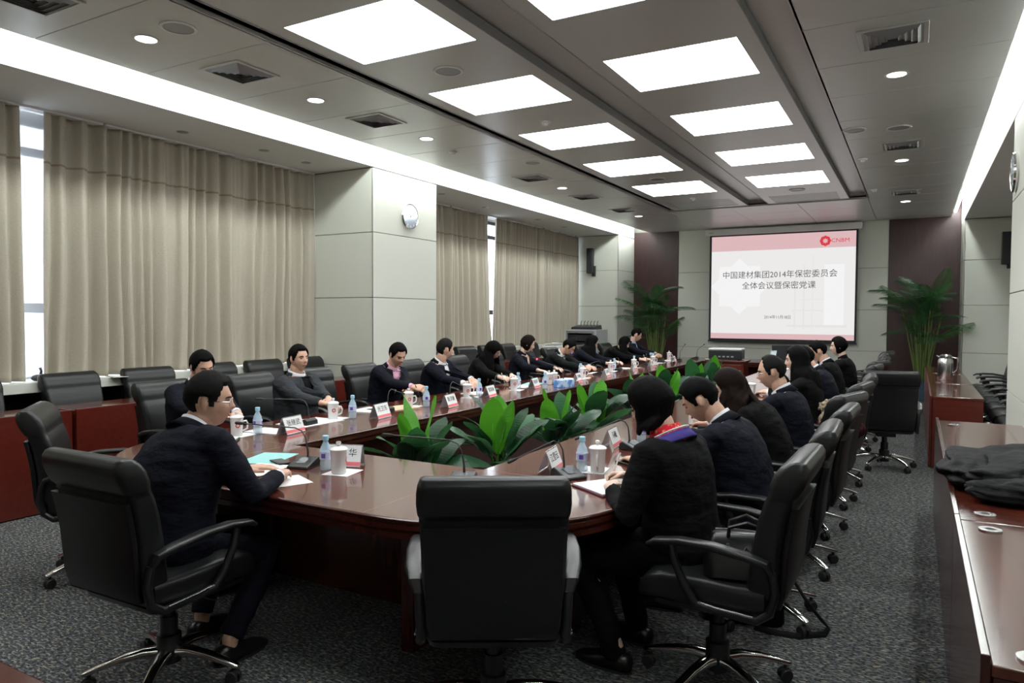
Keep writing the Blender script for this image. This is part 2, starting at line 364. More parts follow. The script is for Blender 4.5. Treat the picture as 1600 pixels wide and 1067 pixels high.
# soffits left and right, cove fascias
struct('trim_1', MB().box(XW-0.1, XS, Y0, YB, ZS, 3.95), plaster)
struct('trim_2', MB().box(XP, XF+0.1, Y0, YB, 3.36, 3.95), plaster)
for x, nm in ((-5.60, 'window'), (0.62, 'door')):
    s = 1 if nm == 'window' else -1
    t = thing('strip_light', 'hidden tube light in the ceiling cove on the %s side' % nm, 'light', (x, 0, ZC+0.1))
    obj('tube', MB().box(-0.02, 0.02, Y0+0.1, YB-0.1, -0.03, 0.03), tube_e, t)
    obj('batten', MB().box(0.021*s, 0.05*s, Y0+0.1, YB-0.1, -0.035, 0.05) if s > 0 else MB().box(-0.05, -0.021, Y0+0.1, YB-0.1, -0.035, 0.05), white_m, t)
# walls
def struct_box(name, *b, m=plaster): return struct(name, MB().box(*b), m)
wall_back = struct_box('wall_back', XW-0.3, XF+0.3, YB+0.03, YB+0.25, -0.1, 4.0, m=groove)
ZJ = [0.0, 0.86, 1.715, 2.575, 3.56]
def wall_panels(par, axis, pos, a, b, zs, m=cream, th=0.026, sgn=1, name='wall_panel'):
    for z0, z1 in zip(zs, zs[1:]):
        g = 0.004
        if axis == 'Y': mb = MB().box(a+g, b-g, min(pos, pos+sgn*th), max(pos, pos+sgn*th), z0+g, z1-g)
        else: mb = MB().box(min(pos, pos+sgn*th), max(pos, pos+sgn*th), a+g, b-g, z0+g, z1-g)
        obj(name, mb, m, par, bevel=0.003, bseg=1)
wall_panels(wall_back, 'Y', YB, -4.85, -0.51, ZJ)
wall_panels(wall_back, 'Y', YB-0.015, -5.93, -4.85, [0.0, 3.56], wood_wall, 0.04)
wall_panels(wall_back, 'Y', YB-0.015, -0.51, 0.73, [0.0, 3.9], wood_wall, 0.04)
struct('baseboard_back', MB().box(-5.93, 0.73, YB-0.03, YB-0.0155, 0, 0.08), wood_wall)
def pillar(name, x0, x1, y0, y1, front, ztop, clockside=None):
    """block clad with cream panels: front is +1 when the face looks to +X"""
    p = struct(name, MB().box(x0+0.02, x1-0.02, y0+0.02, y1-0.02, 0, 3.9), groove)
    zz = [0.0, 0.92, 1.79, 2.61, ztop] if ztop < 3.5 else ZJ
    if front > 0: wall_panels(p, 'X', x1-0.02, y0-0.004, y1+0.004, zz, th=0.02)
    else: wall_panels(p, 'X', x0, y0-0.004, y1+0.004, zz, th=0.02)
    wall_panels(p, 'Y', y0, x0, x1, zz, th=0.02)
    wall_panels(p, 'Y', y1-0.02, x0, x1, zz, th=0.02)
    return p
pillar('wall_left_pillar', XW+0.02, XS, 6.95, 8.30, 1, ZS-0.012)
pillar('wall_left_corner_pillar', XW+0.02, XS, 15.40, YB+0.03, 1, ZS-0.012)
pillar('wall_right_pillar', XP, XF, 6.2, 7.82, -1, 3.352)
pillar('wall_right_corner_pillar', XP, XF+0.05, 15.40, YB+0.03, -1, 3.352)
wr = struct_box('wall_right', XF, XF+0.2, Y0, YB, -0.1, 3.9, m=groove)
wall_panels(wr, 'X', XF-0.02, 7.82, 15.40, [0.0, 0.92, 1.79, 2.61, 3.352], th=0.02)
wall_panels(wr, 'X', XF-0.02, Y0, 6.2, [0.0, 0.92, 1.79, 2.61, 3.352], th=0.02)
wf = struct_box('wall_front', XW-0.3, XF+0.3, Y0-0.2, Y0, -0.1, 4.0, m=groove)
wall_panels(wf, 'Y', Y0, XW, XF, ZJ, th=0.02)
# left wall: dark wood below the sill, windows above
SILL = 0.96
struct_box('wall_left', XW-0.25, XW+0.05, Y0, YB, -0.1, 0.86, m=wood_wall)
struct_box('wall_left_header', XW-0.25, XW, Y0, YB, 3.40, 4.0)
struct('trim_sill', MB().box(XW-0.02, -6.79, Y0, 6.945, SILL-0.09, SILL), sill_m, bevel=0.004)
struct('trim_sill_far', MB().box(XW-0.02, -6.79, 8.305, 15.395, SILL-0.09, SILL), sill_m, bevel=0.004)
for i, (a, b) in enumerate(((-2.5, 6.95), (8.30, 15.40))):
    w = struct('window_%d' % (i+1), MB(), dark_metal) if False else None
    fr = MB(); z0, z1 = 0.86, 3.42; x0, x1 = XW-0.12, XW-0.05
    fr.box(x0, x1, a, b, z0, z0+0.11).box(x0, x1, a, b, z1-0.08, z1)
    fr.box(x0, x1, a, b, 1.58, 1.67).box(x0, x1, a, b, 3.06, 3.13)
    n = max(2, round((b-a)/1.2))
    for k in range(n+1):
        y = a+(b-a)*k/n
        if i == 0 and abs(y-3.6) < 0.28: y = 4.0
        fr.box(x0, x1, y-0.03, y+0.03, z0, z1)
    w = struct('window_%d' % (i+1), fr, dark_metal)
    for k in range(n):
        y = a+(b-a)*k/n
        for zz0, zz1 in ((z0+0.11, 1.58), (1.67, 3.06), (3.13, z1-0.08)):
            obj('pane', MB().box(XW-0.09, XW-0.084, y+0.03, y+(b-a)/n-0.03, zz0, zz1), glass_m, w)

# ------------------------------------------------------------------ curtains
def curtain(label, y0, y1, seed, bot=0.966, top=3.42, x=-6.95, pull0=0.0, pull1=0.0):
    rnd = random.Random(seed)
    n = int((y1-y0)/0.011); mb = MB()
    # irregular pleats: knots of random spacing with random depth, joined by cosines
    kn = [(0.0, 0.0)]; up = 1
    while kn[-1][0] < (y1-y0)+0.5:
        wdt = rnd.choice((0.035, 0.05, 0.06, 0.075, 0.09, 0.11)); dp = (0.028+0.48*wdt)*rnd.uniform(0.6, 1.25)
        kn.append((kn[-1][0]+wdt, up*dp)); up = -up if rnd.random() < 0.86 else up
    def fold(u):
        u = max(0.0, min(u, kn[-1][0]-0.01)); lo_, hi_ = 0, len(kn)-1
        while hi_-lo_ > 1:
            m2 = (lo_+hi_)//2
            if kn[m2][0] <= u: lo_ = m2
            else: hi_ = m2
        t = (u-kn[lo_][0])/(kn[lo_+1][0]-kn[lo_][0]); t = t*t*(3-2*t)
        return kn[lo_][1]+(kn[lo_+1][1]-kn[lo_][1])*t
    zs = [bot, bot+0.05, bot+0.13, 1.35, 1.7, 2.05, 2.4, 2.7, 2.935, 2.955, 3.1, 3.25, 3.36, top]
    rows = []
    for z in zs:
        t = (z-bot)/(top-bot); row = []
        for i in range(n+1):
            u = i/n
            ya = y0+pull0*(1-t); yb = y1+pull1*(1-t)
            y = ya+(yb-ya)*u
            uu = u*(y1-y0)+0.045*noise.noise((y*1.6, z*0.55, seed))+0.02*noise.noise((y*4, z*0.8, seed+3))
            a = 1.0-0.25*t+0.25*noise.noise((y*1.1, z*0.5, seed+7))
            xx = x + a*fold(uu+0.03) + 0.010*noise.noise((y*5, z*1.1, seed+9)) + (0.007*math.sin(y*95+seed) if t > 0.8 else 0.0)
            row.append((xx, y, z))
        rows.append(row)
    vs = [p for r_ in rows for p in r_]; w = n+1
    fs = [(j*w+i, j*w+i+1, (j+1)*w+i+1, (j+1)*w+i) for j in range(len(zs)-1) for i in range(n)]
    me = bpy.data.meshes.new('curtain'); me.from_pydata(vs, [], fs); me.materials.append(curtain_m); me.materials.append(seam_m)
    for p in me.polygons:
        p.use_smooth = True
        if p.index//n == 8: p.material_index = 1
    o = put('curtain', me); md = o.modifiers.new('t', 'SOLIDIFY'); md.thickness = 0.004
    return tag(o, label, 'curtain', 'beige curtains along the window wall')
curtain('beige pleated curtain at the left edge of the picture, left of the bright window gap', -2.4, 3.40, 3)
curtain('wide beige pleated curtain between the bright window gap and the pillar with the clock', 3.60, 6.948, 11, pull0=-0.06)
curtain('beige pleated curtain just beyond the clock pillar, before the narrow wedge of daylight', 8.32, 11.42, 17, pull1=0.10)
curtain('beige pleated curtain farthest from the camera, beyond the narrow wedge of daylight', 11.62, 15.36, 23, pull0=-0.12)
t = obj('sheer_curtain', MB().box(-7.06, -7.055, 3.44, 3.75, 0.97, 3.4), sheer_m)
tag(t, 'thin white sheer curtain seen in the gap between the beige curtains', 'curtain')
t = obj('curtain_rail', MB().box(-7.0, -6.9, -2.4, 6.93, 3.400, 3.419).box(-7.0, -6.9, 8.32, 15.38, 3.400, 3.419), white_m)
tag(t, 'white curtain rail under the lowered ceiling along the window wall', 'curtain rail')
# small things on the sill
t = obj('paper_note', MB().add([(-6.86, 4.12, 0.9615), (-6.70, 4.07, 0.9615), (-6.66, 4.20, 0.9615), (-6.86, 4.28, 0.963), (-6.86, 4.12, 0.963), (-6.70, 4.07, 0.963), (-6.66, 4.20, 0.963), (-6.86, 4.28, 0.9645)],
    [(0, 1, 2, 3), (7, 6, 5, 4), (0, 4, 5, 1), (1, 5, 6, 2), (2, 6, 7, 3), (3, 7, 4, 0)]), paper)
tag(t, 'folded white paper sticking out over the window sill edge', 'paper')
mb = MB().ell((0, 0, 0.03), (0.04, 0.06, 0.03)).tube([(0, 0.02, 0.03), (0, 0.03, 0.09), (0, 0.02, 0.12)], [0.015, 0.01, 0.012], 8)
t = obj('window_latch', mb, dark_metal, smooth=True, loc=(-6.93, 3.51, SILL)); tag(t, 'small dark object on the sill in the curtain gap', 'ornament')

# ------------------------------------------------------------------ ceiling fixtures
def ring(mb, r0, r1, z0, z1, seg=28):
    c = [(r0, z0), (r1, z0), (r1, z1), (r0, z1)]
    return mb.loft([[(a*math.cos(2*math.pi*k/seg), a*math.sin(2*math.pi*k/seg), z) for k in range(seg)] for a, z in c], closed=True)
def downlight():
    t = thing('downlight', 'x', 'light', (0, 0, 0), 0, 'recessed downlights')
    obj('trim_ring', ring(MB(), 0.072, 0.09, -0.004, -0.0005), white_m, t, smooth='auto')
    obj('lamp', MB().lathe([(0.001, -0.002), (0.071, -0.002), (0.071, -0.0005), (0.001, -0.0005)]), lamp_e, t)
    return t
DL = [(-4.84, 3.22, 'nearest to the left edge of the picture'), (-4.84, 4.88, 'second from the left edge of the picture'), (-4.80, 6.53, 'third from the left edge, above the clock pillar'),
      (-4.80, 10.04, 'fourth from the left edge, level with the far curtains'), (-4.82, 13.59, 'farthest one on the window side, before the left dark panel'),
      (-0.18, 6.63, 'largest on the door side, beside the big air vent'), (-0.2, 10.28, 'middle one on the door side'), (-0.2, 13.95, 'farthest one on the door side'),
      (-0.18, 3.1, 'behind the top edge of the picture on the door side'), (-4.84, 1.5, 'outside the left edge of the picture')]
dl0 = downlight()
for i, (x, y, w) in enumerate(DL):
    o = dl0 if i == 0 else dup(dl0, (0, 0, 0), 0)
    o.location = (x, y, ZC); o['label'] = 'round recessed ceiling downlight, ' + w
    ld = bpy.data.lights.new('downlight_lamp', 'SPOT'); ld.energy = P_SPOT; ld.spot_size = R(95); ld.spot_blend = 0.7; ld.shadow_soft_size = 0.06
    ld.color = (1, 0.97, 0.95)
    lo = bpy.data.objects.new('downlight_lamp', ld); COL.objects.link(lo); lo.location = (x, y, ZC-0.02)
def vent(w, h):
    t = thing('air_vent', 'x', 'vent', (0, 0, 0), 0, 'square ceiling air vents')
    def sq(mb, a, b, z0, z1, th):
        return mb.box(-a, a, -b, -b+th, z0, z1).box(-a, a, b-th, b, z0, z1).box(-a, -a+th, -b+th, b-th, z0, z1).box(a-th, a, -b+th, b-th, z0, z1)
    obj('frame', sq(MB(), w/2, h/2, -0.010, -0.0005, 0.03), ceil_m, t, bevel=0.002, bseg=1)
    obj('backing', MB().box(-w/2+0.03, w/2-0.03, -h/2+0.03, h/2-0.03, -0.002, -0.0007), ceil_dark, t)
    for k in range(4):
        a = w/2-0.045-0.04*k; b = h/2-0.045-0.04*k
        if b <= 0.01: b = 0.012
        mb = MB()
        o, i2 = 0.0, 0.022
        mb.loft([[(-a, -b, -0.002), (a, -b, -0.002), (a, b, -0.002), (-a, b, -0.002)], [(-a+i2, -b+min(i2, b*.8), -0.022), (a-i2, -b+min(i2, b*.8), -0.022), (a-i2, b-min(i2, b*.8), -0.022), (-a+i2, b-min(i2, b*.8), -0.022)]], cap=False)
        obj('louvre', mb, grey_metal, t)
    return t
VT = [(-4.83, 2.45, 'nearest on the window side, cut by the top left corner'), (-4.83, 4.03, 'second on the window side, between the first two downlights'), (-4.80, 5.68, 'third on the window side'),
      (-4.82, 9.1, 'fourth on the window side'), (-4.80, 10.95, 'fifth on the window side'), (-4.78, 12.66, 'farthest on the window side'),
      (-0.185, 5.73, 'largest in the picture, near the top right'), (-0.185, 9.35, 'middle one on the door side'), (-0.185, 12.9, 'farthest on the door side')]
v0 = vent(0.44, 0.44)
for i, (x, y, w) in enumerate(VT):
    o = v0 if i == 0 else dup(v0, (0, 0, 0), 0)
    o.location = (x, y, ZC); o['label'] = 'square louvred ceiling air vent, ' + w
def cspeaker(r):
    t = thing('ceiling_speaker', 'x', 'speaker', (0, 0, 0), 0, 'round ceiling speakers')
    obj('rim', ring(MB(), r*0.84, r, -0.008, -0.0005), white_m, t, smooth='auto')
    obj('grille', MB().lathe([(0.001, -0.006), (r*0.83, -0.004), (r*0.83, -0.0005), (0.001, -0.0005)]), grey_metal, t, smooth='auto')
    return t
s0 = cspeaker(0.12)
for i, (x, y, z, w) in enumerate([(-4.45, 3.2, ZC, 'beside the downlight at the top left'), (-4.34, 8.2, ZC, 'window side, before the fourth downlight'), (-0.61, 8.38, ZC, 'door side, left of the middle air vent'),
      (-3.34, 4.84, ZC+0.012, 'between the fifth and sixth panels of the window-side light row'), (-3.3, 10.1, ZC+0.012, 'between two far panels of the window-side light row'), (-1.66, 11.95, ZC+0.012, 'before the unlit panel of the door-side row'), (-0.2, 8.5, ZC, 'door side, right of the other round speaker')]):
    o = s0 if i == 0 else dup(s0, (0, 0, 0), 0)
    o.location = (x, y, z); o['label'] = 'round ceiling speaker, ' + w
def detector():
    t = thing('smoke_detector', 'x', 'detector', (0, 0, 0), 0, 'small ceiling detectors')
    obj('base', MB().lathe([(0.001, -0.018), (0.05, -0.018), (0.055, -0.0005), (0.001, -0.0005)]), white_m, t, smooth='auto')
    obj('sensor', MB().lathe([(0.001, -0.045), (0.022, -0.042), (0.032, -0.0185), (0.001, -0.0185)]), white_m, t, smooth='auto')
    return t
d0 = detector()
for i, (x, y, z, w) in enumerate([(-3.34, 6.58, ZC+0.012, 'on the window-side light raft'), (-3.3, 12.0, ZC+0.012, 'at the far end of the window-side light raft'), (-4.9, 7.2, ZC, 'on the window-side ceiling strip'),
       (-0.62, 9.95, ZC, 'beside the coffer on the door side'), (-0.6, 12.4, ZC, 'at the far door side of the coffer')]):
    o = d0 if i == 0 else dup(d0, (0, 0, 0), 0)
    o.location = (x, y, z); o['label'] = 'small white smoke detector ' + w
rr = 0
for x, y, w in [(-6.52, 4.72, 'nearest to the camera'), (-6.44, 5.69, 'second'), (-6.5, 6.39, 'last before the clock pillar'), (-6.35, 9.02, 'first beyond the clock pillar'), (-6.48, 10.5, 'above the daylight wedge'), (-6.4, 12.3, 'second from the far end'), (-6.45, 13.6, 'at the far end')]:
    o = obj('ceiling_outlet', MB().lathe([(0.001, -0.006), (0.03, -0.008), (0.055, -0.004), (0.058, -0.0005), (0.001, -0.0005)]), grey_metal, loc=(x, y, ZS), smooth='auto')
    tag(o, 'small round grey outlet in the lowered ceiling by the windows, ' + w, 'outlet', 'round outlets in the lowered ceiling')

# ------------------------------------------------------------------ clocks, wall speakers, projection screen
dial_m = mat('clock_dial', (0.55, 0.60, 0.68), 0.12, metal=0.6)
def clock(loc, rot, label):
    t = thing('wall_clock', label, 'clock', loc); t.rotation_euler = rot
    obj('case', MB().lathe([(0.001, 0.001), (0.165, 0.001), (0.172, 0.02), (0.165, 0.036), (0.155, 0.034), (0.155, 0.030), (0.001, 0.030)], 40), chrome, t, smooth='auto')
    obj('dial', MB().lathe([(0.001, 0.0305), (0.154, 0.0305), (0.154, 0.032), (0.001, 0.032)], 40), dial_m, t)
    for k in range(12):
        a = k*math.pi/6; mb = MB().box(-0.004, 0.004, 0.118, 0.145, 0.0325, 0.034); mb.xf(Matrix.Rotation(a, 4, 'Z'))
        obj('hour_mark', mb, white_m, t)
    for a, l_, w in ((R(-60), 0.08, 0.005), (R(35), 0.12, 0.0035)):
        mb = MB().box(-w, w, -0.02, l_, 0.036, 0.038); mb.xf(Matrix.Rotation(a, 4, 'Z')); obj('hand', mb, white_m, t)
    return t
clock((XS, 7.67, 2.885), (R(90), 0, R(90)), 'round silver wall clock on the cream pillar between the curtains')
clock((XP, 7.55, 2.83), (R(90), 0, R(-90)), 'round silver wall clock on the pillar at the right edge of the picture')
def wspeaker(loc, label):
    t = thing('wall_speaker', label, 'speaker', loc)
    obj('cabinet', MB().box(-0.07, 0.07, -0.17, -0.05, 0.05, 0.62), black_plastic, t, bevel=0.008)
    obj('grille', MB().box(-0.06, 0.06, -0.174, -0.1705, 0.06, 0.61), dark_metal, t)
    obj('bracket', MB().box(0.02, 0.10, -0.05, 0.0, -0.02, 0.22).box(-0.02, 0.03, -0.07, -0.0505, 0.1, 0.2), dark_metal, t, bevel=0.004)
    return t
wspeaker((-6.58, 15.397, 2.50), 'slim black loudspeaker on the cream wall beside the far curtain')
wspeaker((1.36, 15.397, 2.46), 'slim black loudspeaker on the cream wall in the recess at the far right')

scr = thing('projection_screen', 'pull-down projection screen showing a title slide on the end wall', 'projection screen', (-2.6, 16.30, 0))
def SX(x): return x+2.6
xa, xb, za, zb = -4.045, -1.105, 1.075, 3.345
obj('casing', MB().box(-1.59, 1.60, -0.05, 0.10, 3.375, 3.505), white_m, scr, bevel=0.012)
obj('screen_fabric', MB().box(SX(xa)-0.045, SX(xb)+0.04, 0.0, 0.012, za-0.05, 3.376), ink, scr)
obj('weight_bar', MB().box(SX(xa)-0.06, SX(xb)+0.055, -0.012, 0.02, za-0.075, za-0.045), ink, scr, bevel=0.004)
obj('badge', MB().box(-1.50, -1.40, -0.053, -0.0505, 3.42, 3.445), mat('badge', (0.6, 0.55, 0.2), 0.4), scr)
def emi(name, c, s=1.0):
    m = mat(name, (0.0, 0.0, 0.0), 0.9, spec=0.0, emis=c, estr=s)
    return m
sl_bg = emi('slide_white', (0.84, 0.83, 0.82)); sl_pk = emi('slide_pink', (0.72, 0.48, 0.50)); sl_red = emi('slide_red', (0.72, 0.05, 0.07))
sl_ink = emi('slide_ink', (0.10, 0.09, 0.09)); sl_wm = emi('slide_watermark', (0.90, 0.90, 0.90)); sl_wm2 = emi('slide_watermark_grey', (0.78, 0.78, 0.77))
W_, H_ = xb-xa, zb-za
def flat(name, u0, u1, v0, v1, m, d, par):
    return obj(name, MB().box(SX(xa+u0*W_), SX(xa+u1*W_), -d, -d+0.001, zb-v1*H_, zb-v0*H_), m, par)
pic = flat('slide', 0, 1, 0, 1, sl_bg, 0.002, scr)
flat('slide_header', 0, 1, 0, 0.145, sl_pk, 0.004, pic); flat('slide_footer', 0, 1, 0.948, 1, sl_pk, 0.004, pic)
def star(cx, cz, r0, r1, n, off=0.0):
    return [(cx+(r0 if k % 2 == 0 else r1)*math.cos(off+math.pi*k/n), cz+(r0 if k % 2 == 0 else r1)*math.sin(off+math.pi*k/n)) for k in range(2*n)]
def flatpoly(name, poly, m, d, par):
    n = len(poly); mb = MB().add([(x, -d, z) for x, z in poly]+[(x, -d+0.001, z) for x, z in poly], [tuple(range(n)), tuple(reversed(range(n, 2*n)))]+[(i, (i+1) % n, n+(i+1) % n, n+i) for i in range(n)])
    return obj(name, mb, m, par)
flatpoly('watermark', star(SX(xa+0.21*W_), zb-0.49*H_, 0.62, 0.48, 8, R(0)), sl_wm, 0.0035, pic)
for u0, u1, v0, v1 in ((0.60, 0.61, 0.42, 0.9), (0.66, 0.67, 0.3, 0.9), (0.72, 0.725, 0.2, 0.9), (0.60, 0.72, 0.5, 0.505), (0.62, 0.80, 0.62, 0.625), (0.58, 0.8, 0.72, 0.73), (0.55, 0.95, 0.86, 0.88), (0.80, 0.93, 0.3, 0.86)):
    flat('watermark', u0, u1, v0, v1, sl_wm2 if u1-u0 < 0.1 or v1-v0 < 0.03 else sl_wm, 0.0035, pic)
lx, lz = SX(xa+0.802*W_), zb-0.083*H_
flatpoly('emblem', star(lx, lz, 0.112, 0.100, 8, R(0)), sl_red, 0.0055, pic)
flatpoly('emblem_flower', star(lx, lz, 0.060, 0.034, 8, R(0)), sl_pk, 0.007, pic)
def onscreen(txt, u, v, size, m, sx=1.0):
    me = text_mesh(txt, size, m); o = put('lettering', me, pic, (SX(xa+u*W_), -0.007, zb-v*H_), (R(90), 0, 0)); o.scale = (sx, 1, 1); return o
onscreen('CNBM', 0.90, 0.083, 0.115, sl_red, 1.1)
onscreen('中国建材集团2014年保密委员会', 0.485, 0.385, 0.172, sl_ink, 0.98)
onscreen('全体会议暨保密党课', 0.487, 0.49, 0.172, sl_ink, 0.98)
onscreen('2014年11月18日', 0.487, 0.79, 0.088, sl_ink, 0.9)

# ------------------------------------------------------------------ side desks
def desk(label, x0, x1, y0, y1, h, face, lip, grommets=(), panel_x=None, side=True, m=wood_red, group='side desks along the walls'):
    """face = -1 / +1: the modesty panel stands on the -X / +X side"""
    t = thing('side_desk', label, 'desk', ((x0+x1)/2, (y0+y1)/2, 0), 0, group)
    hx, hy = (x1-x0)/2, (y1-y0)/2
    obj('desktop', MB().box(-hx, hx, -hy+0.002, hy-0.002, h-0.03, h), wood_top, t, bevel=0.004)
    fx = hx if face > 0 else -hx
    if face > 0: obj('front_panel', MB().box(fx+0.001, fx+0.022, -hy+0.002, hy-0.002, 0.01, h+lip), m, t, bevel=0.003)
    else: obj('front_panel', MB().box(fx-0.022, fx-0.001, -hy+0.002, hy-0.002, 0.01, h+lip), m, t, bevel=0.003)
    for s in (-1, 1):
        a, b = (-hy+0.004, -hy+0.03) if s < 0 else (hy-0.03, hy-0.004)
        obj('side_panel', MB().box(-hx+0.005, hx-0.005, a, b, 0.0, h-0.031), m, t)
    for gx, gy in grommets:
        g = obj('cable_grommet', ring(MB(), 0.018, 0.04, 0.0005, 0.006), steel, t, smooth='auto', loc=(gx-(x0+x1)/2, gy-(y0+y1)/2, h))
        obj('cap', MB().lathe([(0.001, 0.001), (0.0175, 0.001), (0.0175, 0.003), (0.001, 0.003)], 20), dark_metal, g)
    return t
for i, (a, b, w) in enumerate(((-1.9, -0.55, 'outside the left edge of the picture'), (-0.5, 1.30, 'outside the left edge'), (1.33, 3.26, 'leftmost in the picture, behind the empty chair'), (3.29, 4.86, 'behind the man at the left table corner'), (4.89, 6.90, 'beside the clock pillar'))):
    if i < 1: continue
    desk('dark red window-side desk before the near curtains, ' + w, -6.40, -5.955, a, b, 0.785, 1, 0.012)
for a, b, w in ((8.36, 9.87, 'nearest beyond the clock pillar'), (9.90, 11.36, 'in the middle beyond the clock pillar'), (11.39, 13.5, 'farthest, before the equipment rack')):
    desk('dark red window-side desk before the far curtains, ' + w, -6.40, -5.955, a, b, 0.785, 1, 0.012)
GR = [[(0.265, 2.10)], [(0.265, 3.33)], [(0.27, 3.55)], [(0.27, 6.40)]]
desk('near dark red desk at the bottom right, with two cable holes', 0.175, 0.725, 2.02, 3.425, 0.75, -1, 0.022, [(0.27, 2.10), (0.27, 3.31)], m=wood_side)
desk('dark red desk at the right under the black coat', 0.175, 0.725, 3.43, 5.0, 0.75, -1, 0.022, [(0.27, 3.56)], m=wood_side)
desk('dark red desk at the right ending beside the white pillar', 0.175, 0.725, 5.005, 6.66, 0.75, -1, 0.022, [(0.27, 6.40)], m=wood_side)
for a, b, w in ((8.62, 10.3, 'with the steel flask on its far end'), (10.33, 12.0, 'behind the steel flask'), (12.03, 13.7, 'farthest of the three, before the palm')):
    desk('dark red desk before the far right chairs, ' + w, 0.165, 0.62, a, b, 0.75, -1, 0.004, [(0.27, a+0.15)], m=wood_red)
desk('dark red desk whose corner shows at the bottom left of the picture', -3.6, -1.62, -0.2, 0.86, 0.75, 1, 0.004, m=wood_side)

# ------------------------------------------------------------------ conference table
TX0, TX1, TY0, TY1 = -4.32, -1.10, 2.27, 14.25
IX0, IX1, IY0, IY1 = -3.43, -2.00, 3.23, 13.20
TH = 0.75
table = thing('conference_table', 'large dark red conference table with a hollow centre full of plants', 'table', (-2.71, 8.2, 0))
T0 = Vector((-2.71, 8.2, 0))
def arc(cx, cy, r, a0, a1, n=14, rx=None):
    rx = rx or r
    return [(cx+rx*math.cos(R(a0+(a1-a0)*k/n)), cy+r*math.sin(R(a0+(a1-a0)*k/n))) for k in range(n+1)]
CR, CRX = 0.75, 0.86
def tpiece(poly):
    poly = [(x-T0.x, y-T0.y) for x, y in poly]
    obj('tabletop_section', MB().prism(poly, TH-0.045, TH), wood_top, table)
g = 0.0012
tpiece([(IX0-g, TY0), (IX0-g, IY0-g), (TX0, IY0-g)] + arc(TX0+CRX, TY0+CR, CR, 180, 270, rx=CRX)[1:-1])
tpiece([(IX0+g, TY0), (IX1-g, TY0), (IX1-g, IY0), (IX0+g, IY0)])
tpiece([(IX1+g, TY0)] + arc(TX1-CRX, TY0+CR, CR, 270, 360, rx=CRX) + [(TX1, IY0-g), (IX1+g, IY0-g)])
ys = [IY0, 5.26, 7.25, 9.24, 11.22, IY1]
for a, b in zip(ys, ys[1:]):
    tpiece([(TX0, a+g), (IX0, a+g), (IX0, b-g), (TX0, b-g)]); tpiece([(IX1, a+g), (TX1, a+g), (TX1, b-g), (IX1, b-g)])
tpiece([(TX0, IY1+g), (IX0-g, IY1+g), (IX0-g, TY1)] + arc(TX0+CRX, TY1-CR, CR, 90, 180, rx=CRX)[1:])
tpiece([(IX0+g, IY1), (IX1-g, IY1), (IX1-g, TY1), (IX0+g, TY1)])
tpiece([(IX1+g, IY1+g), (TX1, IY1+g)] + arc(TX1-CRX, TY1-CR, CR, 0, 90, rx=CRX) + [(IX1+g, TY1)])
# a pale inlay line in each seam
inl = mat('seam_line', (0.35, 0.22, 0.16), 0.4)
def seam(x0, y0, x1, y1):
    obj('seam_strip', MB().box(min(x0, x1)-T0.x-0.0012, max(x0, x1)-T0.x+0.0012, min(y0, y1)-T0.y-0.0012, max(y0, y1)-T0.y+0.0012, TH-0.02, TH+0.0004), inl, table)
seam(IX1, TY0, IX1, IY0); seam(IX0, TY0, IX0, IY0); seam(IX1, IY0, TX1, IY0); seam(TX0, IY0, IX0, IY0)
for y in ys[1:]: seam(TX0, y, IX0, y); seam(IX1, y, TX1, y)
outer = arc(TX0+CRX, TY0+CR, CR, 180, 270, rx=CRX)+arc(TX1-CRX, TY0+CR, CR, 270, 360, rx=CRX)+arc(TX1-CRX, TY1-CR, CR, 0, 90, rx=CRX)+arc(TX0+CRX, TY1-CR, CR, 90, 180, rx=CRX)
inner = [(IX0, IY0), (IX0, IY1), (IX1, IY1), (IX1, IY0)]
PROF = [(-0.001, TH), (0.006, TH-0.001), (0.011, TH-0.006), (0.011, TH-0.013), (0.004, TH-0.017), (0.004, TH-0.021), (0.009, TH-0.025), (0.010, TH-0.044), (0.003, TH-0.050), (-0.004, TH-0.052), (-0.004, TH-0.056), (0.002, TH-0.060), (0.002, TH-0.084), (-0.014, TH-0.090), (-0.03, TH-0.090), (-0.03, TH-0.046)]
def moulding(path):
    n = len(path); rings = []
    for i in range(n):
        p0, p1, p2 = Vector(path[i-1]), Vector(path[i]), Vector(path[(i+1) % n])
        d0, d1 = (p1-p0), (p2-p1)
        if d0.length < 1e-6: d0 = d1
        if d1.length < 1e-6: d1 = d0
        d0.normalize(); d1.normalize()
        n0, n1 = Vector((d0.y, -d0.x)), Vector((d1.y, -d1.x))
        nn = (n0+n1); nn = nn/ max(nn.dot(n0), 0.3)
        rings.append([(p1.x+nn.x*o-T0.x, p1.y+nn.y*o-T0.y, z) for o, z in PROF])
    return MB().loft(rings, closed=True)
obj('edge_moulding', moulding(outer), wood_side, table, smooth='auto'); obj('edge_moulding', moulding(inner), wood_side, table, smooth='auto')
def tbox(name, x0, x1, y0, y1, z0, z1, m=wood_side, **k):
    return obj(name, MB().box(x0-T0.x, x1-T0.x, y0-T0.y, y1-T0.y, z0, z1), m, table, **k)
a = 0.16
tbox('modesty_panel', IX0-a, IX1+a, IY0-a-0.03, IY0-a, 0.0, TH-0.05); tbox('modesty_panel', IX0-a, IX1+a, IY1+a, IY1+a+0.03, 0.0, TH-0.05)
tbox('modesty_panel', IX0-a-0.03, IX0-a, IY0-a, IY1+a, 0.0, TH-0.05); tbox('modesty_panel', IX1+a, IX1+a+0.03, IY0-a, IY1+a, 0.0, TH-0.05)
for x in (IX0+0.04, IX1-0.04): tbox('leg', x-0.035, x+0.035, 2.62, IY0-a-0.04, 0, TH-0.05, bevel=0.004)
for x in (IX0+0.04, IX1-0.04): tbox('leg', x-0.035, x+0.035, IY1+a+0.04, 13.9, 0, TH-0.05, bevel=0.004)
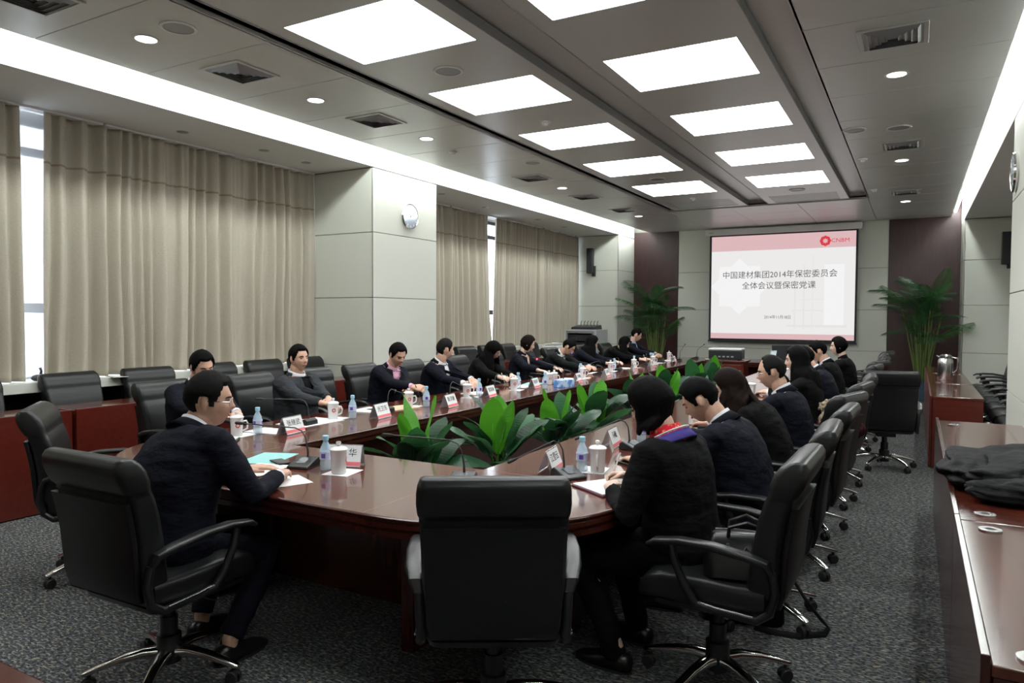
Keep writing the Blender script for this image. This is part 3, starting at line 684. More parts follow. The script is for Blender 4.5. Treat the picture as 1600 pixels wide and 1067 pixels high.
for y in [IY0, 5.26, 7.25, 9.24, 11.22, IY1]:
    tbox('leg', IX0-a-0.40, IX0-a-0.04, y-0.035, y+0.035, 0, TH-0.05, bevel=0.004)
    tbox('leg', IX1+a+0.04, IX1+a+0.40, y-0.035, y+0.035, 0, TH-0.05, bevel=0.004)

# ------------------------------------------------------------------ executive chair
def rrect(w, d, r, n=4):
    out = []
    for cx, cy, a0 in ((w-r, d-r, 0), (-w+r, d-r, 90), (-w+r, -d+r, 180), (w-r, -d+r, 270)):
        out += [(cx+r*math.cos(R(a0+90*k/n)), cy+r*math.sin(R(a0+90*k/n))) for k in range(n+1)]
    return out
def make_chair():
    t = thing('office_chair', 'x', 'chair', (0, 0, 0), 0)
    # seat cushion: loft along y
    rings = []
    for y, zc, th, w in ((-0.25, 0.478, 0.035, 0.235), (-0.235, 0.478, 0.052, 0.25), (-0.10, 0.472, 0.058, 0.26), (0.06, 0.476, 0.06, 0.262), (0.17, 0.478, 0.058, 0.26), (0.235, 0.466, 0.052, 0.255), (0.265, 0.448, 0.036, 0.245), (0.272, 0.440, 0.02, 0.235)):
        pts = rrect(w, th, min(0.03, th*0.8)); ring_ = []
        for px, pz in pts:
            dz = -0.008*math.exp(-((abs(px)-0.11)/0.02)**2)*(1 if pz > 0 else 0) - (0.010*(1-(px/w)**2) if pz > 0 else 0)
            ring_.append((px, y, zc+pz+dz))
        rings.append(ring_)
    obj('seat', MB().loft(rings), leather, t, smooth='auto')
    obj('seat_shell', MB().loft([[(x*1.0, y, z) for x, y in rrect(w, d, 0.05)] for w, d, z in ((0.20, 0.18, 0.385), (0.235, 0.225, 0.395), (0.24, 0.235, 0.418))]), black_plastic, t, smooth='auto')
    # backrest: profile in yz, front (towards +y) and thickness
    prof = [(0.43, -0.20, 0.035, 0.215), (0.46, -0.215, 0.050, 0.235), (0.52, -0.228, 0.055, 0.245), (0.60, -0.236, 0.052, 0.25), (0.70, -0.246, 0.050, 0.252), (0.79, -0.262, 0.048, 0.255), (0.86, -0.280, 0.046, 0.258), (0.885, -0.288, 0.044, 0.258),
            (0.90, -0.296, 0.052, 0.262), (0.94, -0.310, 0.060, 0.264), (0.98, -0.324, 0.060, 0.262), (1.01, -0.336, 0.050, 0.258), (1.03, -0.344, 0.030, 0.250), (1.036, -0.347, 0.012, 0.240)]
    rings = []
    for z, y, th, w in prof:
        ring_ = []
        for px, py in rrect(w, th, min(0.035, th*0.85), 5):
            dy = 0.0
            if py > 0:
                dy += 0.016*((px/w)**2)*(1 if z < 0.9 else 0.4)
                dy -= 0.020*math.exp(-((abs(px)-0.095)/0.025)**2-((z-0.78)/0.05)**2) + 0.012*math.exp(-((abs(px)-0.095)/0.012)**2)*math.exp(-((z-0.68)/0.12)**2)
                dy -= 0.010*math.exp(-((z-0.735)/0.012)**2)
            ring_.append((px, y+py+dy, z))
        rings.append(ring_)
    # finer z resolution by interpolation
    fine = []
    for r0, r1 in zip(rings, rings[1:]):
        for k in range(3):
            fine.append([tuple(Vector(a).lerp(Vector(b), k/3)) for a, b in zip(r0, r1)])
    fine.append(rings[-1])
    back = obj('backrest', MB().loft(fine), leather, t, smooth='auto')
    mb = MB()
    rr_ = []
    for z, y, th, w in prof[1:7]:
        rr_.append([(px, y-th-0.012+py, z) for px, py in rrect(w-0.012, 0.013, 0.010, 2)])
    obj('back_panel', MB().loft(rr_), leather_edge, t, smooth='auto')
    for s in (-1, 1):
        # arm loop: pad, front post, lower rail
        path = [(0.262, -0.262, 0.60), (0.275, -0.245, 0.645), (0.29, -0.17, 0.668), (0.30, -0.05, 0.688), (0.30, 0.08, 0.690), (0.298, 0.18, 0.676), (0.292, 0.215, 0.655)]
        mb = MB(); rings = []
        for i, (x, y, z) in enumerate(path):
            w = (0.016, 0.026, 0.030, 0.030, 0.030, 0.027, 0.018)[i]; h = (0.010, 0.013, 0.014, 0.014, 0.014, 0.012, 0.008)[i]
            p0 = Vector(path[max(i-1, 0)]); p1 = Vector(path[min(i+1, 6)]); tn = (p1-p0).normalized(); up = Vector((0, -tn.z, tn.y)).normalized()
            rings.append([Vector((s*(x+a_), y, z))+up*b_ for a_, b_ in rrect(w, h, h*0.9, 3)])
        arm = obj('armrest', MB().loft(rings), black_plastic, t, smooth='auto')
        post = MB().tube([(s*0.294, 0.12, 0.676), (s*0.296, 0.10, 0.60), (s*0.29, 0.055, 0.50), (s*0.275, 0.02, 0.44), (s*0.262, -0.06, 0.425), (s*0.262, -0.21, 0.418), (s*0.252, -0.255, 0.45), (s*0.256, -0.275, 0.53), (s*0.262, -0.262, 0.61)],
                         [0.017, 0.017, 0.018, 0.019, 0.018, 0.018, 0.018, 0.018, 0.017], 10)
        obj('arm_support', post, black_plastic, arm, smooth='auto')
        obj('arm_inlay', MB().tube([(s*0.277, 0.04, 0.452), (s*0.281, -0.06, 0.441), (s*0.281, -0.20, 0.434)], 0.005, 6), steel, arm, smooth='auto')
    obj('mechanism', MB().box(-0.09, 0.09, -0.12, 0.12, 0.34, 0.384).box(0.095, 0.24, 0.05, 0.065, 0.355, 0.367), black_plastic, t, bevel=0.008)
    obj('gas_lift', MB().lathe([(0.001, 0.07), (0.05, 0.07), (0.05, 0.19), (0.036, 0.195), (0.036, 0.27), (0.026, 0.272), (0.026, 0.34), (0.001, 0.34)], 20), black_plastic, t, smooth='auto')
    legm = cast = None
    for k in range(5):
        a = R(90+72*k)
        if legm is None:
            mb = MB(); rings = []
            for r_, z, w, h in ((0.045, 0.115, 0.028, 0.026), (0.10, 0.122, 0.026, 0.021), (0.19, 0.112, 0.022, 0.015), (0.27, 0.092, 0.020, 0.012), (0.315, 0.078, 0.019, 0.011), (0.33, 0.074, 0.012, 0.008)):
                rings.append([(r_, p, z+q) for p, q in rrect(w, h, h*0.85, 3)])
            legm = MB().loft(rings).mesh('base_arm', chrome, 'auto')
            mb = MB()
            for s in (-1, 1):
                st = len(mb.v); mb.lathe([(0.001, -0.009), (0.024, -0.009), (0.028, -0.004), (0.028, 0.004), (0.024, 0.009), (0.001, 0.009)], 16)
                mb.xf(Matrix.Translation((0.305, 0.016*s, 0.0285)) @ Matrix.Rotation(R(90), 4, 'X'), st)
            mb.box(0.29, 0.32, -0.005, 0.005, 0.02, 0.055); mb.tube([(0.305, 0, 0.04), (0.305, 0, 0.072)], 0.008, 8)
            mb.ell((0.305, 0, 0.042), (0.030, 0.013, 0.016), 12, 6)
            cast = mb.mesh('caster', rubber, 'auto')
        put('base_arm', legm, t, (0, 0, 0), (0, 0, a)); put('caster', cast, t, (0, 0, 0), (0, 0, a))
    return t
chair0 = make_chair(); _used = [False]
def chair(x, y, deg, label, group, z=0.0):
    if not _used[0]:
        _used[0] = True; o = chair0; o.location = (x, y, z); o.rotation_euler = (0, 0, R(deg)); o['label'] = label; o['group'] = group
    else: o = dup(chair0, (x, y, z), R(deg), label, group)
    return o
GT, GW, GD = 'chairs round the conference table', 'chairs behind the window-side desks', 'chairs in the far right recess'
chair(-2.80, 1.93, 1, 'empty-backed black leather chair under the man with glasses, near left corner', GT)
chair(-4.28, 2.52, -38, 'empty black leather chair angled at the rounded left table corner, before the red desk', GT)
chair(-1.40, 2.34, 31, 'empty black leather chair seen squarely from behind in the front centre', GT)
chair(-0.71, 3.06, 89, 'black leather chair with a handbag on its seat, nearest on the right', GT)
chair(-4.98, 3.66, -84, 'black leather chair under the man looking down behind the near man', GT)
chair(-4.98, 4.53, -84, 'black leather chair under the man in the grey suit', GT)
chair(-4.98, 5.24, -92, 'empty black leather chair between the grey suit and the pink shirt', GT)
chair(-4.98, 6.00, -88, 'black leather chair under the man with the pink shirt', GT)
chair(-4.98, 6.86, -88, 'black leather chair under the man turning to look along the table', GT)
chair(-5.02, 7.92, -88, 'black leather chair under the woman with the orange striped top', GT)
chair(-5.02, 8.85, -88, 'black leather chair under the woman with the short brown hair', GT)
chair(-5.02, 9.85, -88, 'black leather chair under the young man writing with bowed head', GT)
chair(-5.02, 10.75, -90, 'black leather chair under the woman with hair over her shoulders', GT)
chair(-5.02, 12.05, -90, 'black leather chair under the woman bent low over the table', GT)
chair(-5.02, 13.15, -90, 'black leather chair under the man sitting upright at the far left', GT)
YR = [3.90, 4.78, 5.66, 6.56, 7.46, 9.12, 9.95, 10.85, 11.8, 12.8]
LR = ['second from the camera, behind the dark-haired man', 'third from the camera, under the woman with wavy hair', 'fourth, under the balding man', 'fifth, under the woman with long straight hair',
      'sixth, beside the fur-trimmed coat', 'seventh, under the man with bowed head', 'eighth, under the woman hidden behind the others', 'ninth, under the short-haired woman', 'tenth, empty', 'last one of the row, empty']
for i, y in enumerate(YR):
    chair(-0.70+0.02*math.sin(i*2.1), y, 84+9*math.sin(i*1.7+1), 'black chair in the right row, ' + LR[i], GT)
chair(-0.26, 8.38, 10, 'empty black leather chair pushed back from the right row, broad back to the camera', GT)
yw = [1.6, 2.55, 3.42, 4.32, 5.0, 5.95, 6.55]
for i, y in enumerate([2.85, 3.70, 4.43, 5.26, 5.92, 6.57]):
    chair(-6.42+0.0, y, -90+4*math.sin(i*2.3), 'black leather chair behind the near red desk, %s' % ['cut by the left edge of the picture', 'under the window light gap', 'behind the man looking down', 'between the two seated men on the left', 'behind the grey suit', 'beside the clock pillar'][i], GW)
for i, y in enumerate([8.75, 9.5, 10.25, 11.0, 11.75, 12.6]):
    chair(-6.42, y, -90+5*math.sin(i*1.9+1), 'black leather chair behind the far red desk, %s beyond the clock pillar' % num[i], GW)
for i, y in enumerate([8.9, 9.6, 10.3, 11.0, 11.7, 12.4, 13.1]):
    chair(1.02, y, 90, 'black chair in the far right recess, %s from the camera' % num[i], GD)

# ------------------------------------------------------------------ plants
def leaf_mesh(L, w, bend, twist, m, seed, fold=0.16):
    mb = MB(); n = 9; rows = []
    for i in range(n+1):
        t = i/n
        wid = w*math.sin(math.pi*min(1, (t*0.96+0.02))**0.9)**0.62 if t < 1 else 0.002
        ang = bend*t*t
        y = L*(t - 0.25*bend*t**3*0.6); z = -L*0.5*bend*t*t
        row = []
        for u in (-1, -0.5, 0, 0.5, 1):
            zz = z + fold*abs(u)*wid - 0.25*wid*u*u*0.5 + 0.008*math.sin(9*t+seed+u*2)*abs(u)
            row.append((u*wid, y, zz))
        rows.append(row)
    vs = [p for r_ in rows for p in r_]
    fs = [(j*5+i, j*5+i+1, (j+1)*5+i+1, (j+1)*5+i) for j in range(n) for i in range(4)]
    o = len(vs)
    st = MB().tube([(0, -0.16, 0), (0, -0.05, -0.002), (0, 0.02, 0), (0, L*0.5, -L*0.5*bend*0.25-0.001)], [0.006, 0.006, 0.005, 0.003], 6)
    me = bpy.data.meshes.new('leaf'); me.from_pydata(vs+[tuple(v) for v in st.v], [], fs+[tuple(k+o for k in f) for f in st.f]); me.materials.append(m)
    me.polygons.foreach_set('use_smooth', [True]*len(me.polygons)); me.update()
    return me
LM = [leaf_mesh(0.42, 0.092, b_, 0, m_, s_) for b_, m_, s_ in ((0.15, leaf_bright, 1), (0.5, leaf_dark, 2), (0.8, leaf_dark, 3), (0.6, leaf_mid, 4), (0.3, leaf_mid, 5), (1.0, leaf_dark, 6))]
def broad_plant(x, y, label, seed, top=0.97):
    rnd = random.Random(seed)
    t = thing('potted_plant', label, 'plant', (x, y, 0), rnd.random()*6, 'broad-leaved plants in the hollow of the table')
    obj('pot', MB().lathe([(0.001, 0.0), (0.10, 0.0), (0.135, 0.26), (0.145, 0.265), (0.145, 0.29), (0.128, 0.29), (0.125, 0.265), (0.001, 0.262)], 24), pot_plain, t, smooth='auto')
    obj('soil', MB().lathe([(0.001, 0.264), (0.122, 0.266), (0.122, 0.272), (0.001, 0.274)], 16), soil, t)
    n = 17
    for k in range(n):
        a = k*2.399+rnd.random()*0.4
        tl = (0.10, 0.22, 0.35)[k % 3] if k < 6 else rnd.uniform(0.5, 1.15)   # tilt from vertical
        me = LM[0] if k in (0, 1, 4) else rnd.choice(LM[1:])
        s = rnd.uniform(0.85, 1.15)
        base = Vector((0.05*math.cos(a), 0.05*math.sin(a), 0.40+0.10*rnd.random()))
        o = put('leaf', me, t)
        M_ = Matrix.Translation(base) @ Matrix.Rotation(a, 4, 'Z') @ Matrix.Rotation(R(90)-tl, 4, 'X') @ Matrix.Rotation(rnd.uniform(-0.5, 0.5), 4, 'Y') @ Matrix.Translation((0, 0.10, 0)) @ Matrix.Scale(s, 4)
        o.matrix_local = M_
    mb = MB()
    for k in range(8): a = k*0.785; mb.tube([(0.02*math.cos(a), 0.02*math.sin(a), 0.27), (0.04*math.cos(a), 0.04*math.sin(a), 0.36), (0.055*math.cos(a), 0.055*math.sin(a), 0.47)], 0.007, 6)
    obj('stems', mb, leaf_mid, t)
    return t
PL = [(-2.93, 3.92, 'nearest one, behind the centre microphone'), (-2.72, 4.62, 'second from the camera'), (-2.62, 5.45, 'third from the camera'), (-2.70, 6.35, 'fourth from the camera, behind the near woman'),
      (-2.62, 7.45, 'fifth from the camera'), (-2.68, 8.7, 'sixth from the camera'), (-2.62, 9.9, 'seventh from the camera'), (-2.7, 11.1, 'farthest one, before the projector cabinet')]
for i, (x, y, w) in enumerate(PL): broad_plant(x, y, 'broad-leaved green potted plant in the table hollow, ' + w, 20+i)

def frond_mesh(L, seed, m, droop):
    rnd = random.Random(seed); mb = MB(); pts = []
    for i in range(13):
        t = i/12; pts.append(Vector((0, L*(t-0.28*droop*t*t), L*(0.10*t-droop*0.55*t**2.2))))
    mb.tube(pts, [0.008*(1-0.8*i/12)+0.001 for i in range(13)], 5)
    for k in range(32):
        t = 0.14+0.84*k/31; i = min(int(t*12), 11); p = pts[i].lerp(pts[i+1], t*12-i); d = (pts[i+1]-pts[i]).normalized()
        for s in (-1, 1):
            ll = L*0.33*math.sin(math.pi*(0.12+0.84*t))**0.7*rnd.uniform(0.85, 1.1)
            out = (Vector((s*0.95, 0, 0))+d*0.5+Vector((0, 0, 0.15-0.35*t))).normalized()
            q0 = p; q1 = p+out*ll*0.5+Vector((0, 0, 0.01)); q2 = p+out*ll+Vector((0, 0, -ll*0.30))
            w = d*0.0075
            mb.add([q0-w*0.3, q0+w*0.3, q1+w, q1-w, q2], [(0, 1, 2, 3), (3, 2, 4)])
    me = bpy.data.meshes.new('frond'); me.from_pydata([tuple(v) for v in mb.v], [], mb.f); me.materials.append(m); me.update()
    return me
FR = [frond_mesh(1.0, 1, palm_leaf, 0.7), frond_mesh(0.9, 2, palm_leaf2, 0.35), frond_mesh(1.05, 3, palm_leaf, 1.0), frond_mesh(0.8, 4, palm_leaf, 0.5)]
def palm(x, y, label, seed, s=1.0, extra=()):
    rnd = random.Random(seed)
    t = thing('potted_palm', label, 'plant', (x, y, 0), 0, 'tall palms in blue pots by the end wall')
    obj('pot', MB().lathe([(0.001, 0.0), (0.155, 0.0), (0.165, 0.03), (0.20, 0.35), (0.225, 0.36), (0.23, 0.385), (0.205, 0.39), (0.19, 0.36), (0.001, 0.355)], 32), pot_blue, t, smooth='auto')
    obj('soil', MB().lathe([(0.001, 0.357), (0.185, 0.358), (0.185, 0.368), (0.001, 0.372)], 20), soil, t)
    n = 26
    for k in range(n):
        a = k*2.399; r0 = 0.11*math.sqrt(rnd.random()); lean = 0.05+0.22*rnd.random(); h = rnd.uniform(0.95, 1.75)*s
        b = Vector((r0*math.cos(a), r0*math.sin(a), 0.36)); tp = b+Vector((lean*math.cos(a), lean*math.sin(a), h-0.36))
        if tp.y > 0.40: tp.y = 0.40
        st = obj('stem', MB().tube([b, b.lerp(tp, 0.5)+Vector((0, 0, 0.03)), tp], [0.014, 0.011, 0.008], 7), stem_m, t, smooth='auto')
        if rnd.random() < 0.55 or True:
            f = put('frond', FR[k % 4], t); tilt = rnd.uniform(0.5, 1.4)
            yy = a if math.sin(a) < 0.0 else a+math.pi
            sc = rnd.uniform(0.65, 1.0)*s
            f.matrix_local = Matrix.Translation(tp) @ Matrix.Rotation(yy-R(90), 4, 'Z') @ Matrix.Rotation(tilt, 4, 'X') @ Matrix.Rotation(rnd.uniform(-0.4, 0.4), 4, 'Y') @ Matrix.Scale(sc, 4)
    for (ax, tz, tilt, sc, tx) in extra:
        f = put('frond', FR[0], t)
        f.matrix_local = Matrix.Translation((tx, -0.05, tz)) @ Matrix.Rotation(R(ax), 4, 'Z') @ Matrix.Rotation(tilt, 4, 'X') @ Matrix.Scale(sc, 4)
    return t
palm(0.115, 15.45, 'tall palm in a blue glazed pot before the right dark wall panel', 5, 1.0, [(97, 1.65, 0.75, 0.85, -0.05), (-110, 1.25, 0.55, 0.8, 0.1), (40, 1.9, 1.0, 0.75, -0.1), (100, 1.2, 0.4, 0.8, 0), (-100, 1.7, 0.9, 0.7, 0)])
palm(-5.02, 15.35, 'tall palm before the left dark wall panel, behind the far man', 9, 1.05, [(112, 1.85, 0.9, 0.8, -0.1), (-97, 1.5, 0.65, 0.95, 0.1), (115, 1.0, 0.5, 0.7, -0.1), (-100, 1.9, 0.8, 0.8, 0)])

# ------------------------------------------------------------------ rack, lectern cabinet, projector, laptop, flask
rack_m = mat('rack_grey', (0.50, 0.51, 0.52), 0.45)
t = thing('equipment_rack', 'grey equipment rack with a glass door beside the far curtain', 'rack', (-6.52, 14.95, 0))
mb = MB().box(-0.40, -0.34, -0.35, 0.30, 0.04, 1.22).box(0.34, 0.40, -0.35, 0.30, 0.04, 1.22).box(-0.40, 0.40, -0.35, 0.30, 1.221, 1.26).box(-0.40, 0.40, -0.35, 0.30, 0.0, 0.039).box(-0.339, 0.339, 0.27, 0.299, 0.04, 1.22)
obj('cabinet', mb, rack_m, t, bevel=0.004)
obj('door', MB().box(-0.335, -0.30, -0.345, -0.33, 0.045, 1.215).box(0.30, 0.335, -0.345, -0.33, 0.045, 1.215).box(-0.30, 0.30, -0.345, -0.33, 1.18, 1.215).box(-0.30, 0.30, -0.345, -0.33, 0.045, 0.08), grey_metal, t)
for k in range(6):
    u = obj('rack_unit', MB().box(-0.30, 0.30, -0.30, 0.20, 0.15+0.17*k, 0.29+0.17*k), dark_metal, t, bevel=0.003)
    for j in range(3): obj('lamp', MB().box(-0.22+0.05*j, -0.205+0.05*j, -0.303, -0.3005, 0.21+0.17*k, 0.222+0.17*k), blue_led if (k in (3,) and j == 0) else grey_metal, u)
t = thing('audio_mixer', 'black audio mixer with upright cables on top of the grey rack', 'mixer', (-6.5, 14.9, 1.26))
obj('case', MB().add([(-0.28, -0.22, 0), (0.30, -0.22, 0), (0.30, 0.22, 0), (-0.28, 0.22, 0), (-0.26, -0.22, 0.05), (0.28, -0.22, 0.05), (0.28, 0.22, 0.10), (-0.26, 0.22, 0.10)], [(0,3,2,1),(4,5,6,7),(0,1,5,4),(1,2,6,5),(2,3,7,6),(3,0,4,7)]), dark_metal, t, bevel=0.004)
for k in range(9):
    x = -0.22+0.055*k; obj('knob', MB().lathe([(0.001, 0.0), (0.010, 0.0), (0.008, 0.018), (0.001, 0.018)], 10, (x, -0.05+0.04*(k % 3), 0.072+0.005*(k % 3))), grey_metal, t)
for k in range(6):
    x = -0.2+0.08*k; obj('plug', MB().tube([(x, 0.17, 0.09), (x, 0.17, 0.15), (x+0.02, 0.18, 0.19)], 0.008, 6), black_plastic, t)
t = thing('wall_device', 'small white desk printer on the sill beside the far curtain', 'printer', (-6.55, 13.3, 0.787))
obj('case', MB().box(-0.15, 0.15, -0.22, 0.22, 0.0, 0.16), white_m, t, bevel=0.02); obj('slot', MB().box(0.151, 0.153, -0.16, 0.16, 0.05, 0.07), ink, t); obj('lid', MB().box(-0.10, 0.12, -0.15, 0.15, 0.161, 0.175), grey_metal, t, bevel=0.004)
t = thing('lectern_cabinet', 'dark red wooden cabinet carrying the projector inside the table hollow', 'cabinet', (-2.78, 12.42, 0))
obj('body', MB().box(-0.30, 0.30, -0.22, 0.22, 0.0, 0.80), wood_red, t, bevel=0.004); obj('top', MB().box(-0.33, 0.33, -0.25, 0.25, 0.801, 0.83), wood_red, t, bevel=0.006)
obj('door', MB().box(-0.27, -0.003, -0.236, -0.221, 0.04, 0.76), wood_red, t, bevel=0.003); obj('door', MB().box(0.003, 0.27, -0.236, -0.221, 0.04, 0.76), wood_red, t, bevel=0.003)
t = thing('projector', 'white-topped black projector on the cabinet in the table hollow', 'projector', (-2.80, 12.40, 0.83), R(4))
obj('body', MB().box(-0.27, 0.27, -0.19, 0.19, 0.015, 0.17), black_plastic, t, bevel=0.012); obj('top_cover', MB().box(-0.275, 0.275, -0.195, 0.195, 0.171, 0.20), white_m, t, bevel=0.01)
for k in range(5): obj('port', MB().box(-0.18+0.07*k, -0.14+0.07*k, -0.1935, -0.1905, 0.05, 0.075), grey_metal, t)
for a, b in ((-1, -1), (1, -1), (-1, 1), (1, 1)): obj('foot', MB().lathe([(0.001, 0), (0.015, 0), (0.015, 0.0145), (0.001, 0.0145)], 10, (a*0.22, b*0.15, 0)), rubber, t)
obj('lens', MB().lathe([(0.001, 0), (0.045, 0), (0.05, 0.03), (0.001, 0.03)], 18).xf(Matrix.Translation((0.12, 0.19, 0.1)) @ Matrix.Rotation(R(-90), 4, 'X')), dark_metal, t, smooth='auto')
t = thing('laptop', 'open black laptop at the screen end of the table, its dark screen to the camera', 'laptop', (-2.02, 13.62, TH), R(24))
obj('base', MB().box(-0.21, 0.21, -0.14, 0.14, 0.0, 0.02), black_plastic, t, bevel=0.004)
obj('display', MB().box(-0.21, 0.21, -0.006, 0.006, 0.0, 0.28).xf(Matrix.Translation((0, 0.13, 0.021)) @ Matrix.Rotation(R(-12), 4, 'X')), black_plastic, t, bevel=0.003)
obj('panel', MB().box(-0.195, 0.195, -0.0078, -0.0065, 0.018, 0.265).xf(Matrix.Translation((0, 0.13, 0.021)) @ Matrix.Rotation(R(-12), 4, 'X')), mat('lcd', (0.03, 0.03, 0.035), 0.12), t)
t = thing('vacuum_flask', 'steel vacuum flask with a spout and handle on the far right desk', 'flask', (0.35, 10.95, 0.75), R(-100))
obj('body', MB().lathe([(0.001, 0), (0.085, 0), (0.09, 0.01), (0.09, 0.22), (0.084, 0.26), (0.07, 0.285), (0.001, 0.288)], 28), steel, t, smooth='auto')
obj('lid', MB().lathe([(0.001, 0.286), (0.072, 0.288), (0.074, 0.315), (0.05, 0.335), (0.001, 0.338)], 28), steel, t, smooth='auto')
obj('spout', MB().tube([(0, -0.06, 0.285), (0, -0.090, 0.308), (0, -0.105, 0.316)], [0.016, 0.011, 0.009], 8), steel, t, smooth='auto')
obj('handle', MB().tube([(0, 0.07, 0.30), (0, 0.13, 0.29), (0, 0.14, 0.24), (0, 0.135, 0.14), (0, 0.088, 0.09)], 0.011, 8), steel, t, smooth='auto')

# ------------------------------------------------------------------ tableware and papers
E_TOP = TH+0.0006
def make_cup():
    t = thing('lidded_mug', 'x', 'mug', (0, 0, 0), 0)
    obj('mug_body', MB().lathe([(0.001, 0.003), (0.030, 0.003), (0.034, 0.0), (0.037, 0.003), (0.039, 0.05), (0.043, 0.118), (0.045, 0.122), (0.042, 0.122), (0.001, 0.119)], 28), porcelain, t, smooth='auto')
    lid = obj('lid', MB().lathe([(0.001, 0.1225), (0.047, 0.1225), (0.048, 0.127), (0.038, 0.137), (0.015, 0.143), (0.001, 0.144)], 28), porcelain, t, smooth='auto')
    obj('knob', MB().lathe([(0.001, 0.1435), (0.009, 0.1435), (0.009, 0.150), (0.014, 0.156), (0.012, 0.166), (0.001, 0.168)], 16), porcelain, lid, smooth='auto')
    obj('handle', MB().tube([(0, 0.041, 0.095), (0, 0.062, 0.098), (0, 0.072, 0.078), (0, 0.068, 0.045), (0, 0.038, 0.030)], 0.006, 8), porcelain, t, smooth='auto')
    m_ = MB()
    def at(a, z): r_ = 0.0415+(z-0.05)*0.055+0.0; return (r_*math.cos(a), r_*math.sin(a), z)
    rg = []
    for k in range(16):
        a = 2*math.pi*k/16; rg.append([at(q*math.cos(a)/0.042, 0.072+q*math.sin(a)) for q in (0.009, 0.0155)])
    vs = [Vector(p) for r_ in rg for p in r_]; m_.add(vs, [(2*k, 2*k+1, (2*k+3) % 32, (2*k+2) % 32) for k in range(16)])
    obj('emblem', m_, logo_red, t)
    return t
def make_bottle():
    t = thing('water_bottle', 'x', 'bottle', (0, 0, 0), 0)
    obj('bottle_body', MB().lathe([(0.001, 0.0), (0.026, 0.0), (0.030, 0.006), (0.0305, 0.04), (0.028, 0.048), (0.0305, 0.056), (0.0305, 0.10), (0.026, 0.122), (0.014, 0.145), (0.0125, 0.158), (0.001, 0.158)], 22), bottle_m, t, smooth='auto')
    obj('cap', MB().lathe([(0.001, 0.1585), (0.0165, 0.1585), (0.0165, 0.180), (0.014, 0.183), (0.001, 0.183)], 18), cap_m, t, smooth='auto')
    obj('label_band', MB().lathe([(0.0312, 0.058), (0.0318, 0.058), (0.0318, 0.098), (0.0312, 0.098)], 22), label_m, t, smooth='auto')
    for a0 in (0.2, 2.4, 4.4):
        vs = []; n = 5
        for k in range(n+1):
            a = a0+0.75*k/n; vs += [(0.0322*math.cos(a), 0.0322*math.sin(a), 0.066), (0.0322*math.cos(a), 0.0322*math.sin(a), 0.090)]
        obj('print', MB().add(vs, [(2*k, 2*k+2, 2*k+3, 2*k+1) for k in range(n)]), label_p, t)
    return t
cup0, bot0 = make_cup(), make_bottle()
_first = {'c': True, 'b': True}
def cup(x, y, deg, label, grp='white lidded mugs on the conference table', z=TH+0.0022):
    if _first['c']: _first['c'] = False; o = cup0; o.location = (x, y, z); o.rotation_euler = (0, 0, R(deg)); o['label'] = label; o['group'] = grp; return o
    return dup(cup0, (x, y, z), R(deg), label, grp)
def bottle(x, y, deg, label, grp='water bottles on the conference table', z=TH+0.0022):
    if _first['b']: _first['b'] = False; o = bot0; o.location = (x, y, z); o.rotation_euler = (0, 0, R(deg)); o['label'] = label; o['group'] = grp; return o
    return dup(bot0, (x, y, z), R(deg), label, grp)
def sheet(name, x, y, deg, w, h, m, label, cat='paper', z=E_TOP, th=0.0012, group=None):
    o = obj(name, MB().box(-w/2, w/2, -h/2, h/2, 0, th), m, loc=(x, y, z), rot=(0, 0, R(deg))); return tag(o, label, cat, group)
def nameplate(x, y, deg, label, txt):
    """tent card in clear acrylic; local +Y is the reading side"""
    t = thing('name_plate', label, 'name plate', (x, y, E_TOP), R(deg), 'acrylic name plates on the conference table')
    w, h, d = 0.10, 0.118, 0.045
    sl = math.atan2(d, h)
    for s in (1, -1):
        M_ = Matrix.Rotation(0 if s > 0 else math.pi, 4, 'Z') @ Matrix.Translation((0, d, 0)) @ Matrix.Rotation(sl, 4, 'X')
        L = math.hypot(h, d)
        obj('acrylic_side', MB().box(-w, w, -0.0015, 0.0015, 0.0, L).xf(M_), acrylic, t)
        pp = obj('name_card', MB().box(-w+0.004, w-0.004, 0.0018, 0.0022, 0.006, L-0.006).xf(M_), paper, t)
        obj('red_band', MB().box(-w+0.004, w-0.004, 0.0024, 0.0028, 0.010, 0.032).xf(M_), band_red, pp)
        me = text_mesh(txt, 0.048, ink, 0.0003)
        o = put('lettering', me, pp); o.matrix_local = M_ @ Matrix.Translation((0, 0.0032, 0.078)) @ Matrix.Rotation(R(180), 4, 'Z') @ Matrix.Rotation(R(90), 4, 'X')
    return t
mic_foam = mat('mic_foam', (0.02, 0.02, 0.02), 0.7)
mic_lens = mat('mic_display', (0.10, 0.11, 0.12), 0.2)
